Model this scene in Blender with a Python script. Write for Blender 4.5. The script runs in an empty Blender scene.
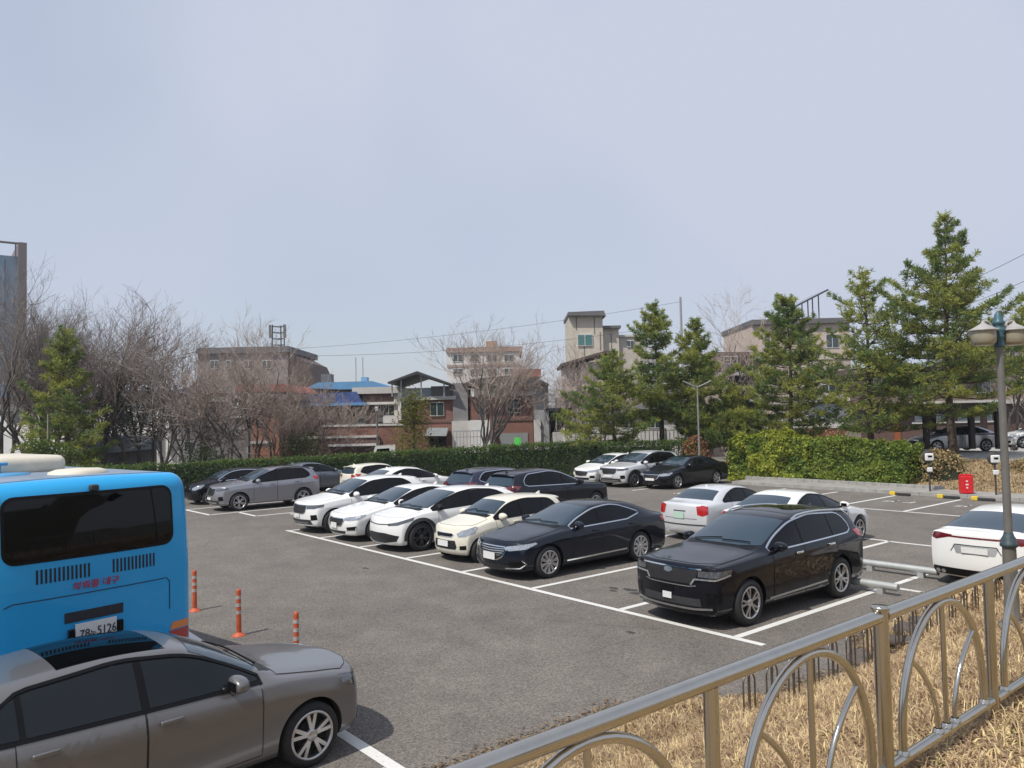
import bpy, bmesh, math, random
from math import sin, cos, pi, radians, sqrt, atan2, hypot
from mathutils import Vector, Matrix
from mathutils.bvhtree import BVHTree
from mathutils import noise as mnoise

S = bpy.context.scene
COL = S.collection
rnd = random.Random(11)

# ------------------------------------------------------------------ site frame
CAM_H, CAM_F, CAM_P, CAM_R = 3.47, 780.0, radians(2.3866), radians(1.256)
ROW_O = Vector((3.321, 12.126))            # corner of the bay line beside the black SUV
ROW_D = Vector((0.63493, -0.77257))        # along the front line of the rows (towards the bank)
ROW_N = Vector((0.77257, 0.63493))         # from aisle to aisle
YAW_N = atan2(ROW_N.y, ROW_N.x)            # heading of a car that faces away from the lens
YAW_F = YAW_N - pi                         # heading of the first row


def site(s, t, z=0.0):
    p = ROW_O + ROW_D * s + ROW_N * t
    return Vector((p.x, p.y, z))


def ray_dir(px, py):
    u = (px - 512) / CAM_F
    v = (384 - py) / CAM_F
    c, s = cos(CAM_R), sin(CAM_R)
    x = u * c + v * s
    up = -u * s + v * c
    return Vector((x, cos(CAM_P) - up * sin(CAM_P), sin(CAM_P) + up * cos(CAM_P)))


def at(px, py, dist):
    """The world point seen at a picture position, dist metres along the view."""
    d = ray_dir(px, py)
    k = dist / d.y
    return Vector((d.x * k, dist, CAM_H + d.z * k))


def gx(px, dist, z=0.0):
    d = ray_dir(px, 415)
    return Vector((d.x / d.y * dist, dist, z))


# ------------------------------------------------------------------ objects
def tag(o, label=None, cat=None, group=None, kind=None):
    if label: o['label'] = label
    if cat: o['category'] = cat
    if group: o['group'] = group
    if kind: o['kind'] = kind
    return o


def thing(name, label, cat, loc=(0, 0, 0), rz=0.0, group=None):
    o = bpy.data.objects.new(name, None)
    COL.objects.link(o)
    o.location = loc
    o.rotation_euler = (0, 0, rz)
    o.empty_display_size = .2
    return tag(o, label, cat, group)


def copy_tree(o, parent=None):
    c = o.copy()
    COL.objects.link(c)
    if parent is not None:
        c.parent = parent
    for ch in list(o.children):
        copy_tree(ch, c)
    return c


class MB:
    """Collects faces, then becomes ONE mesh object."""

    def __init__(self):
        self.v, self.f, self.m, self.sm = [], [], [], []
        self.mi = 0
        self.smooth = False

    def face(self, idx):
        self.f.append(tuple(idx)); self.m.append(self.mi); self.sm.append(self.smooth)

    def quad(self, *pts):
        b = len(self.v)
        self.v += [tuple(p) for p in pts]
        self.face(range(b, b + len(pts)))

    def box(self, c, s, rz=0.0, bevel=0.0, M=None):
        x, y, z = s[0] / 2, s[1] / 2, s[2] / 2
        mt = Matrix.Translation(Vector(c)) @ Matrix.Rotation(rz, 4, 'Z') if M is None else M
        if bevel <= 0:
            ps = [(-x, -y, -z), (x, -y, -z), (x, y, -z), (-x, y, -z), (-x, -y, z), (x, -y, z), (x, y, z), (-x, y, z)]
            b = len(self.v)
            self.v += [tuple(mt @ Vector(p)) for p in ps]
            for q in ((3, 2, 1, 0), (4, 5, 6, 7), (0, 1, 5, 4), (1, 2, 6, 5), (2, 3, 7, 6), (3, 0, 4, 7)):
                self.face([b + i for i in q])
        else:
            bm = bmesh.new()
            bmesh.ops.create_cube(bm, size=1)
            bmesh.ops.scale(bm, vec=s, verts=bm.verts)
            bmesh.ops.bevel(bm, geom=bm.edges[:], offset=min(bevel, min(s) * .49), segments=3, profile=.5, affect='EDGES')
            self.bm(bm, mt)
        return self

    def bm(self, bm, mt=None):
        b = len(self.v)
        bm.verts.index_update()
        for v in bm.verts:
            self.v.append(tuple(mt @ v.co) if mt is not None else tuple(v.co))
        for f in bm.faces:
            self.face([b + v.index for v in f.verts])
        bm.free()

    def tube(self, path, r, n=8, cap=True, r2=None, closed=False):
        """round bar along a polyline; r a number or one radius per point"""
        P = [Vector(p) for p in path]
        k = len(P)
        rr = r if isinstance(r, (list, tuple)) else [r] * k
        b = len(self.v)
        prev = None
        for i, p in enumerate(P):
            if closed:
                t = P[(i + 1) % k] - P[i - 1]
            else:
                t = P[min(i + 1, k - 1)] - P[max(i - 1, 0)]
            if t.length < 1e-9: t = Vector((0, 0, 1))
            t.normalize()
            if prev is None:
                a = Vector((0, 0, 1)) if abs(t.z) < .9 else Vector((1, 0, 0))
                u = t.cross(a).normalized()
            else:
                u = (prev - t * prev.dot(t))
                u = u.normalized() if u.length > 1e-6 else t.orthogonal().normalized()
            prev = u
            w = t.cross(u)
            for j in range(n):
                an = 2 * pi * j / n
                self.v.append(tuple(p + (u * cos(an) + w * sin(an)) * rr[i]))
        sm = self.smooth
        self.smooth = True
        for i in range(k if closed else k - 1):
            i2 = (i + 1) % k
            for j in range(n):
                j2 = (j + 1) % n
                self.face((b + i * n + j, b + i * n + j2, b + i2 * n + j2, b + i2 * n + j))
        self.smooth = sm
        if cap and not closed:
            for i0, rev in ((b, True), (b + (k - 1) * n, False)):
                c = len(self.v)
                self.v += [self.v[i0 + j] for j in range(n)]
                self.face([c + j for j in range(n)][::-1] if rev else [c + j for j in range(n)])
        return self

    def lathe(self, prof, n=20, M=None, smooth=True, close=True):
        """profile (r, z) turned round z"""
        mt = M or Matrix.Identity(4)
        b = len(self.v)
        k = len(prof)
        for r, z in prof:
            for j in range(n):
                a = 2 * pi * j / n
                self.v.append(tuple(mt @ Vector((r * cos(a), r * sin(a), z))))
        sm = self.smooth
        self.smooth = smooth
        for i in range(k - 1):
            for j in range(n):
                j2 = (j + 1) % n
                self.face((b + i * n + j, b + i * n + j2, b + (i + 1) * n + j2, b + (i + 1) * n + j))
        self.smooth = sm
        return self

    def prism(self, pts, z0, z1, M=None):
        """flat outline (x, y) with thickness from z0 to z1"""
        mt = M or Matrix.Identity(4)
        b = len(self.v)
        n = len(pts)
        for z in (z0, z1):
            self.v += [tuple(mt @ Vector((p[0], p[1], z))) for p in pts]
        self.face([b + i for i in range(n)][::-1])
        self.face([b + n + i for i in range(n)])
        for i in range(n):
            j = (i + 1) % n
            self.face((b + i, b + j, b + n + j, b + n + i))
        return self

    def build(self, name, mats, parent=None, loc=None, rz=None, fix=False):
        me = bpy.data.meshes.new(name)
        me.from_pydata(self.v, [], self.f)
        for m in (mats if isinstance(mats, (list, tuple)) else [mats]):
            me.materials.append(m)
        me.polygons.foreach_set('material_index', self.m)
        me.polygons.foreach_set('use_smooth', self.sm)
        if fix:
            bm = bmesh.new(); bm.from_mesh(me)
            bmesh.ops.recalc_face_normals(bm, faces=bm.faces)
            bm.to_mesh(me); bm.free()
        me.update()
        o = bpy.data.objects.new(name, me)
        COL.objects.link(o)
        if parent is not None: o.parent = parent
        if loc is not None: o.location = loc
        if rz is not None: o.rotation_euler = (0, 0, rz)
        return o


# ------------------------------------------------------------------ materials
def mat(name, col, rough=.6, metal=0.0, coat=0.0, spec=.5, var=0.0, scale=6.0, bump=0.0, bscale=60.0, coatr=.05, detail=6, col2=None, island=0.0, trans=0.0, streak=0.0):
    """a procedural surface: base colour broken up by noise, roughness by a second noise"""
    m = bpy.data.materials.new(name)
    m.use_nodes = True
    nt = m.node_tree
    N, L = nt.nodes, nt.links
    p = N['Principled BSDF']
    p.inputs['Roughness'].default_value = rough
    p.inputs['Metallic'].default_value = metal
    p.inputs['Specular IOR Level'].default_value = spec
    p.inputs['Coat Weight'].default_value = coat
    p.inputs['Coat Roughness'].default_value = coatr
    p.inputs['Coat IOR'].default_value = 1.6
    c4 = (*col, 1)
    p.inputs['Base Color'].default_value = c4
    tc = N.new('ShaderNodeTexCoord')
    last = None
    if var > 0 or col2:
        nz = N.new('ShaderNodeTexNoise')
        nz.inputs['Scale'].default_value = scale
        nz.inputs['Detail'].default_value = detail
        nz.inputs['Roughness'].default_value = .65
        if streak:
            mp = N.new('ShaderNodeMapping'); mp.inputs['Scale'].default_value = (1, 1, streak)
            L.new(tc.outputs['Object'], mp.inputs[0]); L.new(mp.outputs[0], nz.inputs['Vector'])
        else:
            L.new(tc.outputs['Object'], nz.inputs['Vector'])
        r = N.new('ShaderNodeValToRGB')
        r.color_ramp.elements[0].position = .3
        r.color_ramp.elements[1].position = .7
        b = col2 or tuple(x * (1 + var) for x in col)
        a = col if col2 else tuple(x * (1 - var) for x in col)
        r.color_ramp.elements[0].color = (*a, 1)
        r.color_ramp.elements[1].color = (*b, 1)
        L.new(nz.outputs['Fac'], r.inputs[0])
        last = r.outputs[0]
        rm = N.new('ShaderNodeMapRange')
        rm.inputs['To Min'].default_value = max(0, rough - .08)
        rm.inputs['To Max'].default_value = min(1, rough + .1)
        L.new(nz.outputs['Fac'], rm.inputs[0])
        L.new(rm.outputs[0], p.inputs['Roughness'])
    if island > 0:
        g = N.new('ShaderNodeNewGeometry')
        h = N.new('ShaderNodeHueSaturation')
        h.inputs['Color'].default_value = c4
        if last: L.new(last, h.inputs['Color'])
        mr = N.new('ShaderNodeMapRange')
        mr.inputs['To Min'].default_value = 1 - island
        mr.inputs['To Max'].default_value = 1 + island
        L.new(g.outputs['Random Per Island'], mr.inputs[0])
        L.new(mr.outputs[0], h.inputs['Value'])
        mh = N.new('ShaderNodeMapRange')
        mh.inputs['To Min'].default_value = .5 - island * .05
        mh.inputs['To Max'].default_value = .5 + island * .05
        L.new(g.outputs['Random Per Island'], mh.inputs[0])
        L.new(mh.outputs[0], h.inputs['Hue'])
        last = h.outputs[0]
    if last: L.new(last, p.inputs['Base Color'])
    if bump > 0:
        n2 = N.new('ShaderNodeTexNoise')
        n2.inputs['Scale'].default_value = bscale
        n2.inputs['Detail'].default_value = 4
        L.new(tc.outputs['Object'], n2.inputs['Vector'])
        bp = N.new('ShaderNodeBump')
        bp.inputs['Strength'].default_value = bump
        bp.inputs['Distance'].default_value = .02
        L.new(n2.outputs['Fac'], bp.inputs['Height'])
        L.new(bp.outputs[0], p.inputs['Normal'])
    if trans > 0:
        t = N.new('ShaderNodeBsdfTranslucent')
        t.inputs['Color'].default_value = (col[0] * 1.3, col[1] * 1.4, col[2] * .7, 1)
        if last: L.new(last, t.inputs['Color'])
        mx = N.new('ShaderNodeMixShader')
        mx.inputs[0].default_value = trans
        L.new(p.outputs[0], mx.inputs[1]); L.new(t.outputs[0], mx.inputs[2])
        L.new(mx.outputs[0], N['Material Output'].inputs[0])
    return m


def brick_mat(name, c1, c2, mortar, sc=1.0, bw=.22, bh=.075):
    m = mat(name, c1, .85)
    nt = m.node_tree; N, L = nt.nodes, nt.links
    tc = N.new('ShaderNodeTexCoord')
    sep = N.new('ShaderNodeSeparateXYZ'); L.new(tc.outputs['Object'], sep.inputs[0])
    add = N.new('ShaderNodeMath'); add.operation = 'ADD'
    L.new(sep.outputs['X'], add.inputs[0]); L.new(sep.outputs['Y'], add.inputs[1])
    cmb = N.new('ShaderNodeCombineXYZ'); L.new(add.outputs[0], cmb.inputs[0]); L.new(sep.outputs['Z'], cmb.inputs[1])
    b = N.new('ShaderNodeTexBrick')
    b.inputs['Color1'].default_value = (*c1, 1); b.inputs['Color2'].default_value = (*c2, 1); b.inputs['Mortar'].default_value = (*mortar, 1)
    b.inputs['Scale'].default_value = sc; b.inputs['Brick Width'].default_value = bw; b.inputs['Row Height'].default_value = bh
    b.inputs['Mortar Size'].default_value = .008
    L.new(cmb.outputs[0], b.inputs['Vector'])
    nz = N.new('ShaderNodeTexNoise'); nz.inputs['Scale'].default_value = .8; nz.inputs['Detail'].default_value = 8
    L.new(tc.outputs['Object'], nz.inputs['Vector'])
    mr = N.new('ShaderNodeMapRange'); mr.inputs['To Min'].default_value = .6; mr.inputs['To Max'].default_value = 1.3
    L.new(nz.outputs['Fac'], mr.inputs[0])
    h = N.new('ShaderNodeHueSaturation'); L.new(b.outputs[0], h.inputs['Color']); L.new(mr.outputs[0], h.inputs['Value'])
    L.new(h.outputs[0], N['Principled BSDF'].inputs['Base Color'])
    return m


def paint(name, col, metal=0.0, rough=.35, dust=.12, coat=.8, coat_ior=1.5):
    """car paint under clear coat, with a thin uneven film of dust"""
    m = mat(name, col, rough, metal, coat=coat, coatr=.03, spec=.5 if metal else .08)
    nt = m.node_tree; N, L = nt.nodes, nt.links
    p = N['Principled BSDF']
    p.inputs['Coat IOR'].default_value = coat_ior
    tc = N.new('ShaderNodeTexCoord')
    nz = N.new('ShaderNodeTexNoise'); nz.inputs['Scale'].default_value = 2.2; nz.inputs['Detail'].default_value = 8
    L.new(tc.outputs['Object'], nz.inputs['Vector'])
    sep = N.new('ShaderNodeSeparateXYZ'); L.new(tc.outputs['Object'], sep.inputs[0])
    low = N.new('ShaderNodeMapRange'); low.inputs['From Min'].default_value = .75; low.inputs['From Max'].default_value = .2
    low.inputs['To Min'].default_value = .35; low.inputs['To Max'].default_value = 1.6
    L.new(sep.outputs['Z'], low.inputs[0])
    mul = N.new('ShaderNodeMath'); mul.operation = 'MULTIPLY'
    L.new(nz.outputs['Fac'], mul.inputs[0]); L.new(low.outputs[0], mul.inputs[1])
    k = N.new('ShaderNodeMath'); k.operation = 'MULTIPLY'; k.inputs[1].default_value = dust
    k.use_clamp = True
    L.new(mul.outputs[0], k.inputs[0])
    mx = N.new('ShaderNodeMix'); mx.data_type = 'RGBA'
    mx.inputs['A'].default_value = (*col, 1); mx.inputs['B'].default_value = (.30, .27, .23, 1)
    L.new(k.outputs[0], mx.inputs['Factor'])
    L.new(mx.outputs['Result'], p.inputs['Base Color'])
    cr = N.new('ShaderNodeMapRange'); cr.inputs['To Min'].default_value = .03; cr.inputs['To Max'].default_value = .22
    L.new(k.outputs[0], cr.inputs[0]); cr.inputs['From Max'].default_value = .3
    L.new(cr.outputs[0], p.inputs['Coat Roughness'])
    return m


GLASS = mat('tinted_glass', (.0010, .0014, .0018), .03, spec=.32)
GLASSB = mat('blue_tinted_glass', (.018, .038, .056), .04, spec=.7, coat=.3)
GLASSN = mat('grey_tinted_glass', (.006, .009, .011), .03, spec=.42)
TRIM = mat('black_trim', (.005, .005, .0055), .35, spec=.2)
RUBBER = mat('tyre_rubber', (.02, .02, .021), .8, var=.3, scale=20)
PLAST = mat('grey_black_plastic', (.035, .035, .037), .6, var=.2, scale=12)
CHROME = mat('chrome', (.75, .76, .78), .12, metal=1.0)
ALLOY = mat('alloy_wheel', (.55, .55, .56), .28, metal=.9, var=.1, scale=9)
ALLOYD = mat('dark_alloy_wheel', (.1, .1, .105), .35, metal=.8)
DARKW = mat('wheel_cavity', (.01, .01, .01), .8)
GRILLE = mat('grille_mesh', (.015, .015, .017), .35, metal=.3, bump=.8, bscale=120)
LAMP = mat('headlamp_glass', (.42, .44, .46), .08, metal=.55, coat=1, var=.5, scale=30)
LAMPD = mat('dark_headlamp_glass', (.10, .105, .115), .06, metal=.3, coat=1, var=.6, scale=26)
TAIL = mat('tail_lamp_red', (.42, .012, .012), .12, coat=1)
TAILD = mat('dark_tail_lamp_red', (.13, .008, .014), .1, coat=1)
AMBER = mat('amber_lamp', (.75, .22, .03), .15, coat=1)
PLATE = mat('licence_plate_white', (.72, .72, .70), .4, var=.08, scale=30)
PLATEG = mat('licence_plate_pale_green', (.45, .62, .50), .45, var=.1, scale=30)
GAP = mat('panel_gap_black', (.008, .008, .008), .7)
INKB = mat('plate_ink', (.02, .02, .025), .5)
# ------------------------------------------------------------------ vehicles
def lerp(a, b, k): return a + (b - a) * k


def pl(pts, x):
    """piecewise linear through (x, value) with x falling or rising"""
    p = sorted(pts)
    if x <= p[0][0]: return p[0][1]
    for (a, va), (b, vb) in zip(p, p[1:]):
        if x <= b:
            return lerp(va, vb, (x - a) / max(b - a, 1e-6))
    return p[-1][1]


DEF = dict(fo=.88, R=.335, w=.215, rim=.235, zn=.72, xc=-.42, zc=.98, xrf=-1.4, zrf=1.40, xp=-2.0, xrr=-2.8, zrr=1.38, xd=-3.4, zd=1.05, zt=1.0,
           belt=(.90, .98), zs=.2, yr=.60, rw='top', cp=.22, fcurve=.30, rcurve=.2, spokes=5, twin=True, alloy=None, glass=None, ws=None,
           rails=False, clad=False, chrome_dlo=True, dlo_top=.105, mirror=None, xb=None, xcp=None, sill=.30, front=None, rear=None, hdl='sedan', plate_f=.5, plate_r=.8,
           seam=True, nose=(-.09, -.03, 0, -.02, -.09), tailp=(.10, .03, 0, .03, .06), deckw=.8, hoodw=.78)


def cage(c):
    """half cross-sections along the car -> control cage -> smooth body surface"""
    W = c['W'] / 2
    xf, xr = c['fo'], c['fo'] - c['L']
    ZT = [(xf - .02, c['zn']), ((xf + c['xc']) / 2, lerp(c['zn'], c['zc'], .62)), (c['xc'], c['zc']), (lerp(c['xc'], c['xrf'], .5), lerp(c['zc'], c['zrf'], .56)),
          (c['xrf'], c['zrf']), (c['xp'], c['H']), (c['xrr'], c['zrr']), (lerp(c['xrr'], c['xd'], .5), lerp(c['zrr'], c['zd'], .46)), (c['xd'], c['zd']), (xr + .02, c['zt'])]
    BZ = [(xf, c['zn'] - .05), (xf - .35, c['zn'] - .005), (c['xc'] + .1, c['belt'][0] - .01), (c['xc'] - .3, c['belt'][0]), (c['xrr'], c['belt'][1]), (c['xd'], min(c['belt'][1], c['zd'] - .03)), (xr, c['zt'] - .05)]
    HW = [(xf, W * .86), (xf - .3, W * .93), (xf - .75, W * .985), (xf - 1.3, W), (xr + 1.1, W), (xr + .55, W * .98), (xr + .2, W * .94), (xr, W * .9)]
    c['ZT'], c['BZ'], c['HW'] = ZT, BZ, HW
    zt = lambda x: pl(ZT, x)
    st = sorted({round(v, 3) for v in (xf - .28, xf - .5, (xf + c['xc']) / 2, c['xc'] + .12, c['xc'] - .04, lerp(c['xc'], c['xrf'], .5), c['xrf'], c['xrf'] - .22, c['xp'] - .1, lerp(c['xp'], c['xrr'], .55),
                                      c['xrr'], lerp(c['xrr'], c['xd'], .5), c['xd'], min(c['xd'] - .06, xr + .2))}, reverse=True)
    st = [v for i, v in enumerate(st) if i == 0 or st[i - 1] - v > .045]
    if st[-1] < xr + .1: st[-1] = xr + .1
    rows = []
    for x in st:
        z, b, hw = zt(x), pl(BZ, x), pl(HW, x)
        b = min(b, z - .02)
        h = z - b
        k = max(0, min(1, h / .36))
        ye = lerp(hw * .86, c['yr'], k)
        hwb = hw - .035
        cr = .045 * (.5 + .5 * k)
        zs = c['zs']
        lv = [(hw - .10, zs), (hw - .025, zs + .07), (hw - .016, zs + .28), (hw + .004, lerp(zs + .30, b - .11, .88)), (hwb, b),
              (lerp(hw * .90, hwb - .03, k), b + min(.035, .35 * h)), (ye + .045 * k, z - cr - min(.06, .2 * h)), (ye - .05, z - cr + .012), (ye * .52, z - .012), (0, z)]
        if c.get('crease') and k < .15:
            lv[7] = (lv[7][0], lv[7][1] + .018)
        bulge = .07 if (c['xrf'] <= x < c['xc'] + .05) else 0
        if c['xd'] < x < c['xrr'] and c['rw'] == 'top': bulge = -.05
        rows.append([(x + bulge * max(0, 1 - (y / max(ye, .01)) ** 2) if j >= 6 else x, y, zz) for j, (y, zz) in enumerate(lv)])
    # nose and tail are bent in plan and in side view
    for end, sg, plan, prof in ((0, 1, c['fcurve'], c['nose']), (-1, -1, c['rcurve'], c['tailp'])):
        hw0 = rows[end][3][1]
        xe = xf if sg > 0 else xr
        rows[end] = [(xe - sg * plan * min(1, y / hw0) ** 2.4 + (prof[min(j, 4)] if sg > 0 else prof[min(j, 4)]), y, z) for j, (x, y, z) in enumerate(rows[end])]
    bm = bmesh.new()
    G = []
    for r in rows:
        R_, L_ = [], []
        for j, (x, y, z) in enumerate(r):
            a = bm.verts.new((x, y, z)); L_.append(a)
            R_.append(a if j == 9 else bm.verts.new((x, -y, z)))
        G.append((L_, R_))
    for (La, Ra), (Lb, Rb) in zip(G, G[1:]):
        for j in range(9):
            bm.faces.new((La[j], La[j + 1], Lb[j + 1], Lb[j]))
            bm.faces.new((Ra[j + 1], Ra[j], Rb[j], Rb[j + 1]))
    for end, sg, plan, prof in ((0, 1, c['fcurve'], c['nose']), (-1, -1, c['rcurve'], c['tailp'])):
        r = rows[end]; L_, R_ = G[end]
        hw0 = r[3][1]; xe = xf if sg > 0 else xr
        grid = {}
        cols = [r[j][1] for j in range(4, 10)]
        for lev in range(5):
            for ci, y in enumerate(cols):
                for sd in (1, -1):
                    if ci == 0: grid[lev, ci, sd] = (L_ if sd > 0 else R_)[lev]; continue
                    if lev == 4: grid[lev, ci, sd] = (L_ if sd > 0 else R_)[4 + ci]; continue
                    if ci == 5 and sd < 0: grid[lev, ci, sd] = grid[lev, ci, 1]; continue
                    yy = y / r[4][1] * r[lev][1]
                    grid[lev, ci, sd] = bm.verts.new((xe - sg * plan * min(1, yy / hw0) ** 2.4 + prof[lev], sd * yy, r[lev][2]))
        for lev in range(4):
            for ci in range(5):
                for sd in (1, -1):
                    q = [grid[lev, ci, sd], grid[lev, ci + 1, sd], grid[lev + 1, ci + 1, sd], grid[lev + 1, ci, sd]]
                    q2 = []
                    for v in q:
                        if v not in q2: q2.append(v)
                    if len(q2) >= 3: bm.faces.new(q2)
    cl = bm.edges.layers.float.get('crease_edge') or bm.edges.layers.float.new('crease_edge')

    def cre(u, v, k):
        e = bm.edges.get((u, v)) if u is not v else None
        if e: e[cl] = k
    for i, ((La, Ra), (Lb, Rb)) in enumerate(zip(G, G[1:])):
        for X, Y in ((La, Lb), (Ra, Rb)):
            if 0 < i < len(G) - 2: cre(X[3], Y[3], c.get('k_side', .6))
            if st[i] > c['xc'] - .05: cre(X[4], Y[4], c.get('k_bonnet', .35))
            elif st[i + 1] > c['xd'] - .05: cre(X[4], Y[4], .3); cre(X[7], Y[7], .2)
    for L_, R_, kk in ((*G[0], c.get('k_nose', .35)), (*G[-1], c.get('k_tail', .35))):
        for j in range(4, 9): cre(L_[j], L_[j + 1], kk); cre(R_[j], R_[j + 1], kk)
    bmesh.ops.recalc_face_normals(bm, faces=bm.faces)
    me = bpy.data.meshes.new('tmp'); bm.to_mesh(me); bm.free()
    o = bpy.data.objects.new('tmp', me); COL.objects.link(o)
    md = o.modifiers.new('s', 'SUBSURF'); md.levels = md.render_levels = c.get('sub', 3)
    dg = bpy.context.evaluated_depsgraph_get()
    ev = bpy.data.meshes.new_from_object(o.evaluated_get(dg))
    bpy.data.objects.remove(o); bpy.data.meshes.remove(me)
    return ev


def cut_arches(bm, axles, R, ra, W):
    for xa in axles:
        kill, rim = [], set()
        for f in bm.faces:
            m = f.calc_center_median()
            if abs(m.y) > W * .55 and abs(f.normal.y) > .25 and hypot(m.x - xa, m.z - R) < ra:
                kill.append(f)
        vs = {v for f in kill for v in f.verts}
        ks = set(kill)
        for v in vs:
            if any(f not in ks for f in v.link_faces): rim.add(v)
        bmesh.ops.delete(bm, geom=kill, context='FACES')
        for v in rim:
            if not v.is_valid or v.co.z < R - ra * .86: continue
            dx, dz = v.co.x - xa, v.co.z - R
            d = hypot(dx, dz)
            if d > 1e-4:
                v.co.x, v.co.z = xa + dx / d * ra, R + dz / d * ra
        edges = [e for e in bm.edges if e.is_boundary and e.verts[0] in rim and e.verts[1] in rim]
        ex = bmesh.ops.extrude_edge_only(bm, edges=edges)
        for g in ex['geom']:
            if isinstance(g, bmesh.types.BMVert): g.co.y *= .86
        for e in edges: e.smooth = False


class Shell:
    """projects outlines on a body surface as thin raised panels"""

    def __init__(self, me):
        bm = bmesh.new(); bm.from_mesh(me)
        self.bvh = BVHTree.FromBMesh(bm); bm.free()

    def frame(self, plane, sg):
        if plane == 'side': return Vector((0, -sg, 0)), Vector((1, 0, 0)), Vector((0, 0, 1))
        if plane == 'front': return Vector((-1, 0, 0)), Vector((0, 1, 0)), Vector((0, 0, 1))
        if plane == 'rear': return Vector((1, 0, 0)), Vector((0, 1, 0)), Vector((0, 0, 1))
        if plane == 'top': return Vector((0, 0, -1)), Vector((1, 0, 0)), Vector((0, 1, 0))
        a = plane                                    # angle: a corner seen on the diagonal
        return -Vector((cos(a), sg * sin(a), 0)), Vector((-sin(a), sg * cos(a), 0)), Vector((0, 0, 1))

    def hit(self, u, v, fr):
        D, U, V = fr
        o = U * u + V * v - D * 9
        l, n, i, d = self.bvh.ray_cast(o, D)
        if l is None:
            l, n, i, d = self.bvh.find_nearest(U * u + V * v - D * 2.5)
        if n.dot(D) > 0: n = -n
        return l, n

    def to2d(self, pts3, plane, sg):
        D, U, V = self.frame(plane, sg)
        return [(U.dot(Vector((x, sg * y, z))), z) for x, y, z in pts3]

    def patch(self, mb, pts, plane, sg=1, off=.004, res=.07, skirt=.010):
        fr = self.frame(plane, sg)
        bm = bmesh.new()
        vs = [bm.verts.new((p[0], p[1], 0)) for p in pts]
        f = bm.faces.new(vs)
        bmesh.ops.triangulate(bm, faces=[f])
        for ax in (0, 1):
            lo, hi = min(p[ax] for p in pts), max(p[ax] for p in pts)
            n = max(1, int((hi - lo) / res))
            for i in range(1, n):
                q = lo + (hi - lo) * i / n
                co = [0, 0, 0]; co[ax] = q
                no = [0, 0, 0]; no[ax] = 1
                bmesh.ops.bisect_plane(bm, geom=bm.verts[:] + bm.edges[:] + bm.faces[:], plane_co=co, plane_no=no, dist=1e-5)
        bmesh.ops.remove_doubles(bm, verts=bm.verts, dist=1e-4)
        bm.verts.index_update()
        base = len(mb.v)
        hits = [self.hit(v.co.x, v.co.y, fr) for v in bm.verts]
        mb.v += [tuple(l + n * off) for l, n in hits]
        sm = mb.smooth; mb.smooth = True
        ref = -fr[0]
        for f in bm.faces:
            idx = [base + v.index for v in f.verts]
            a, b, c_ = (Vector(mb.v[idx[0]]), Vector(mb.v[idx[1]]), Vector(mb.v[idx[2]]))
            if (b - a).cross(c_ - a).dot(ref) < 0: idx.reverse()
            mb.face(idx)
        mb.smooth = False
        if skirt > 0:
            for e in bm.edges:
                if not e.is_boundary: continue
                i, j = e.verts[0].index, e.verts[1].index
                (la, na), (lb, nb) = hits[i], hits[j]
                b2 = len(mb.v)
                mb.v += [tuple(la + na * off), tuple(lb + nb * off), tuple(lb + nb * (off - skirt)), tuple(la + na * (off - skirt))]
                mb.face((b2, b2 + 1, b2 + 2, b2 + 3))
        mb.smooth = sm
        bm.free()
        return mb

    def ribbon(self, mb, pts, plane, sg=1, w=.014, off=.006, closed=False, step=.05, thick=0.0):
        fr = self.frame(plane, sg)
        P = [Vector((p[0], p[1])) for p in pts]
        if closed: P.append(P[0])
        Q = [P[0]]
        for a, b in zip(P, P[1:]):
            n = max(1, int((b - a).length / step))
            Q += [a.lerp(b, i / n) for i in range(1, n + 1)]
        A, B, A2, B2 = [], [], [], []
        for i, p in enumerate(Q):
            t = Q[min(i + 1, len(Q) - 1)] - Q[max(i - 1, 0)]
            if closed and i in (0, len(Q) - 1): t = Q[1] - Q[-2]
            if t.length < 1e-9: t = Vector((1, 0))
            t.normalize()
            nn = Vector((-t.y, t.x)) * (w / 2)
            for q, dst, d2 in ((p + nn, A, A2), (p - nn, B, B2)):
                l, n = self.hit(q.x, q.y, fr)
                dst.append(l + n * off)
                d2.append(l + n * (off - thick))
        ref = -fr[0]
        b = len(mb.v)
        mb.v += [tuple(v) for v in A] + [tuple(v) for v in B]
        n = len(A)
        sm = mb.smooth; mb.smooth = True
        for i in range(n - 1):
            idx = [b + i, b + i + 1, b + n + i + 1, b + n + i]
            a_, b_, c_ = Vector(mb.v[idx[0]]), Vector(mb.v[idx[1]]), Vector(mb.v[idx[2]])
            if (b_ - a_).cross(c_ - a_).dot(ref) < 0: idx.reverse()
            mb.face(idx)
        mb.smooth = sm
        if thick > 0:
            for X, Y in ((A, A2), (B, B2)):
                b = len(mb.v)
                mb.v += [tuple(v) for v in X] + [tuple(v) for v in Y]
                for i in range(n - 1): mb.face((b + i, b + i + 1, b + n + i + 1, b + n + i))
        return mb


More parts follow.
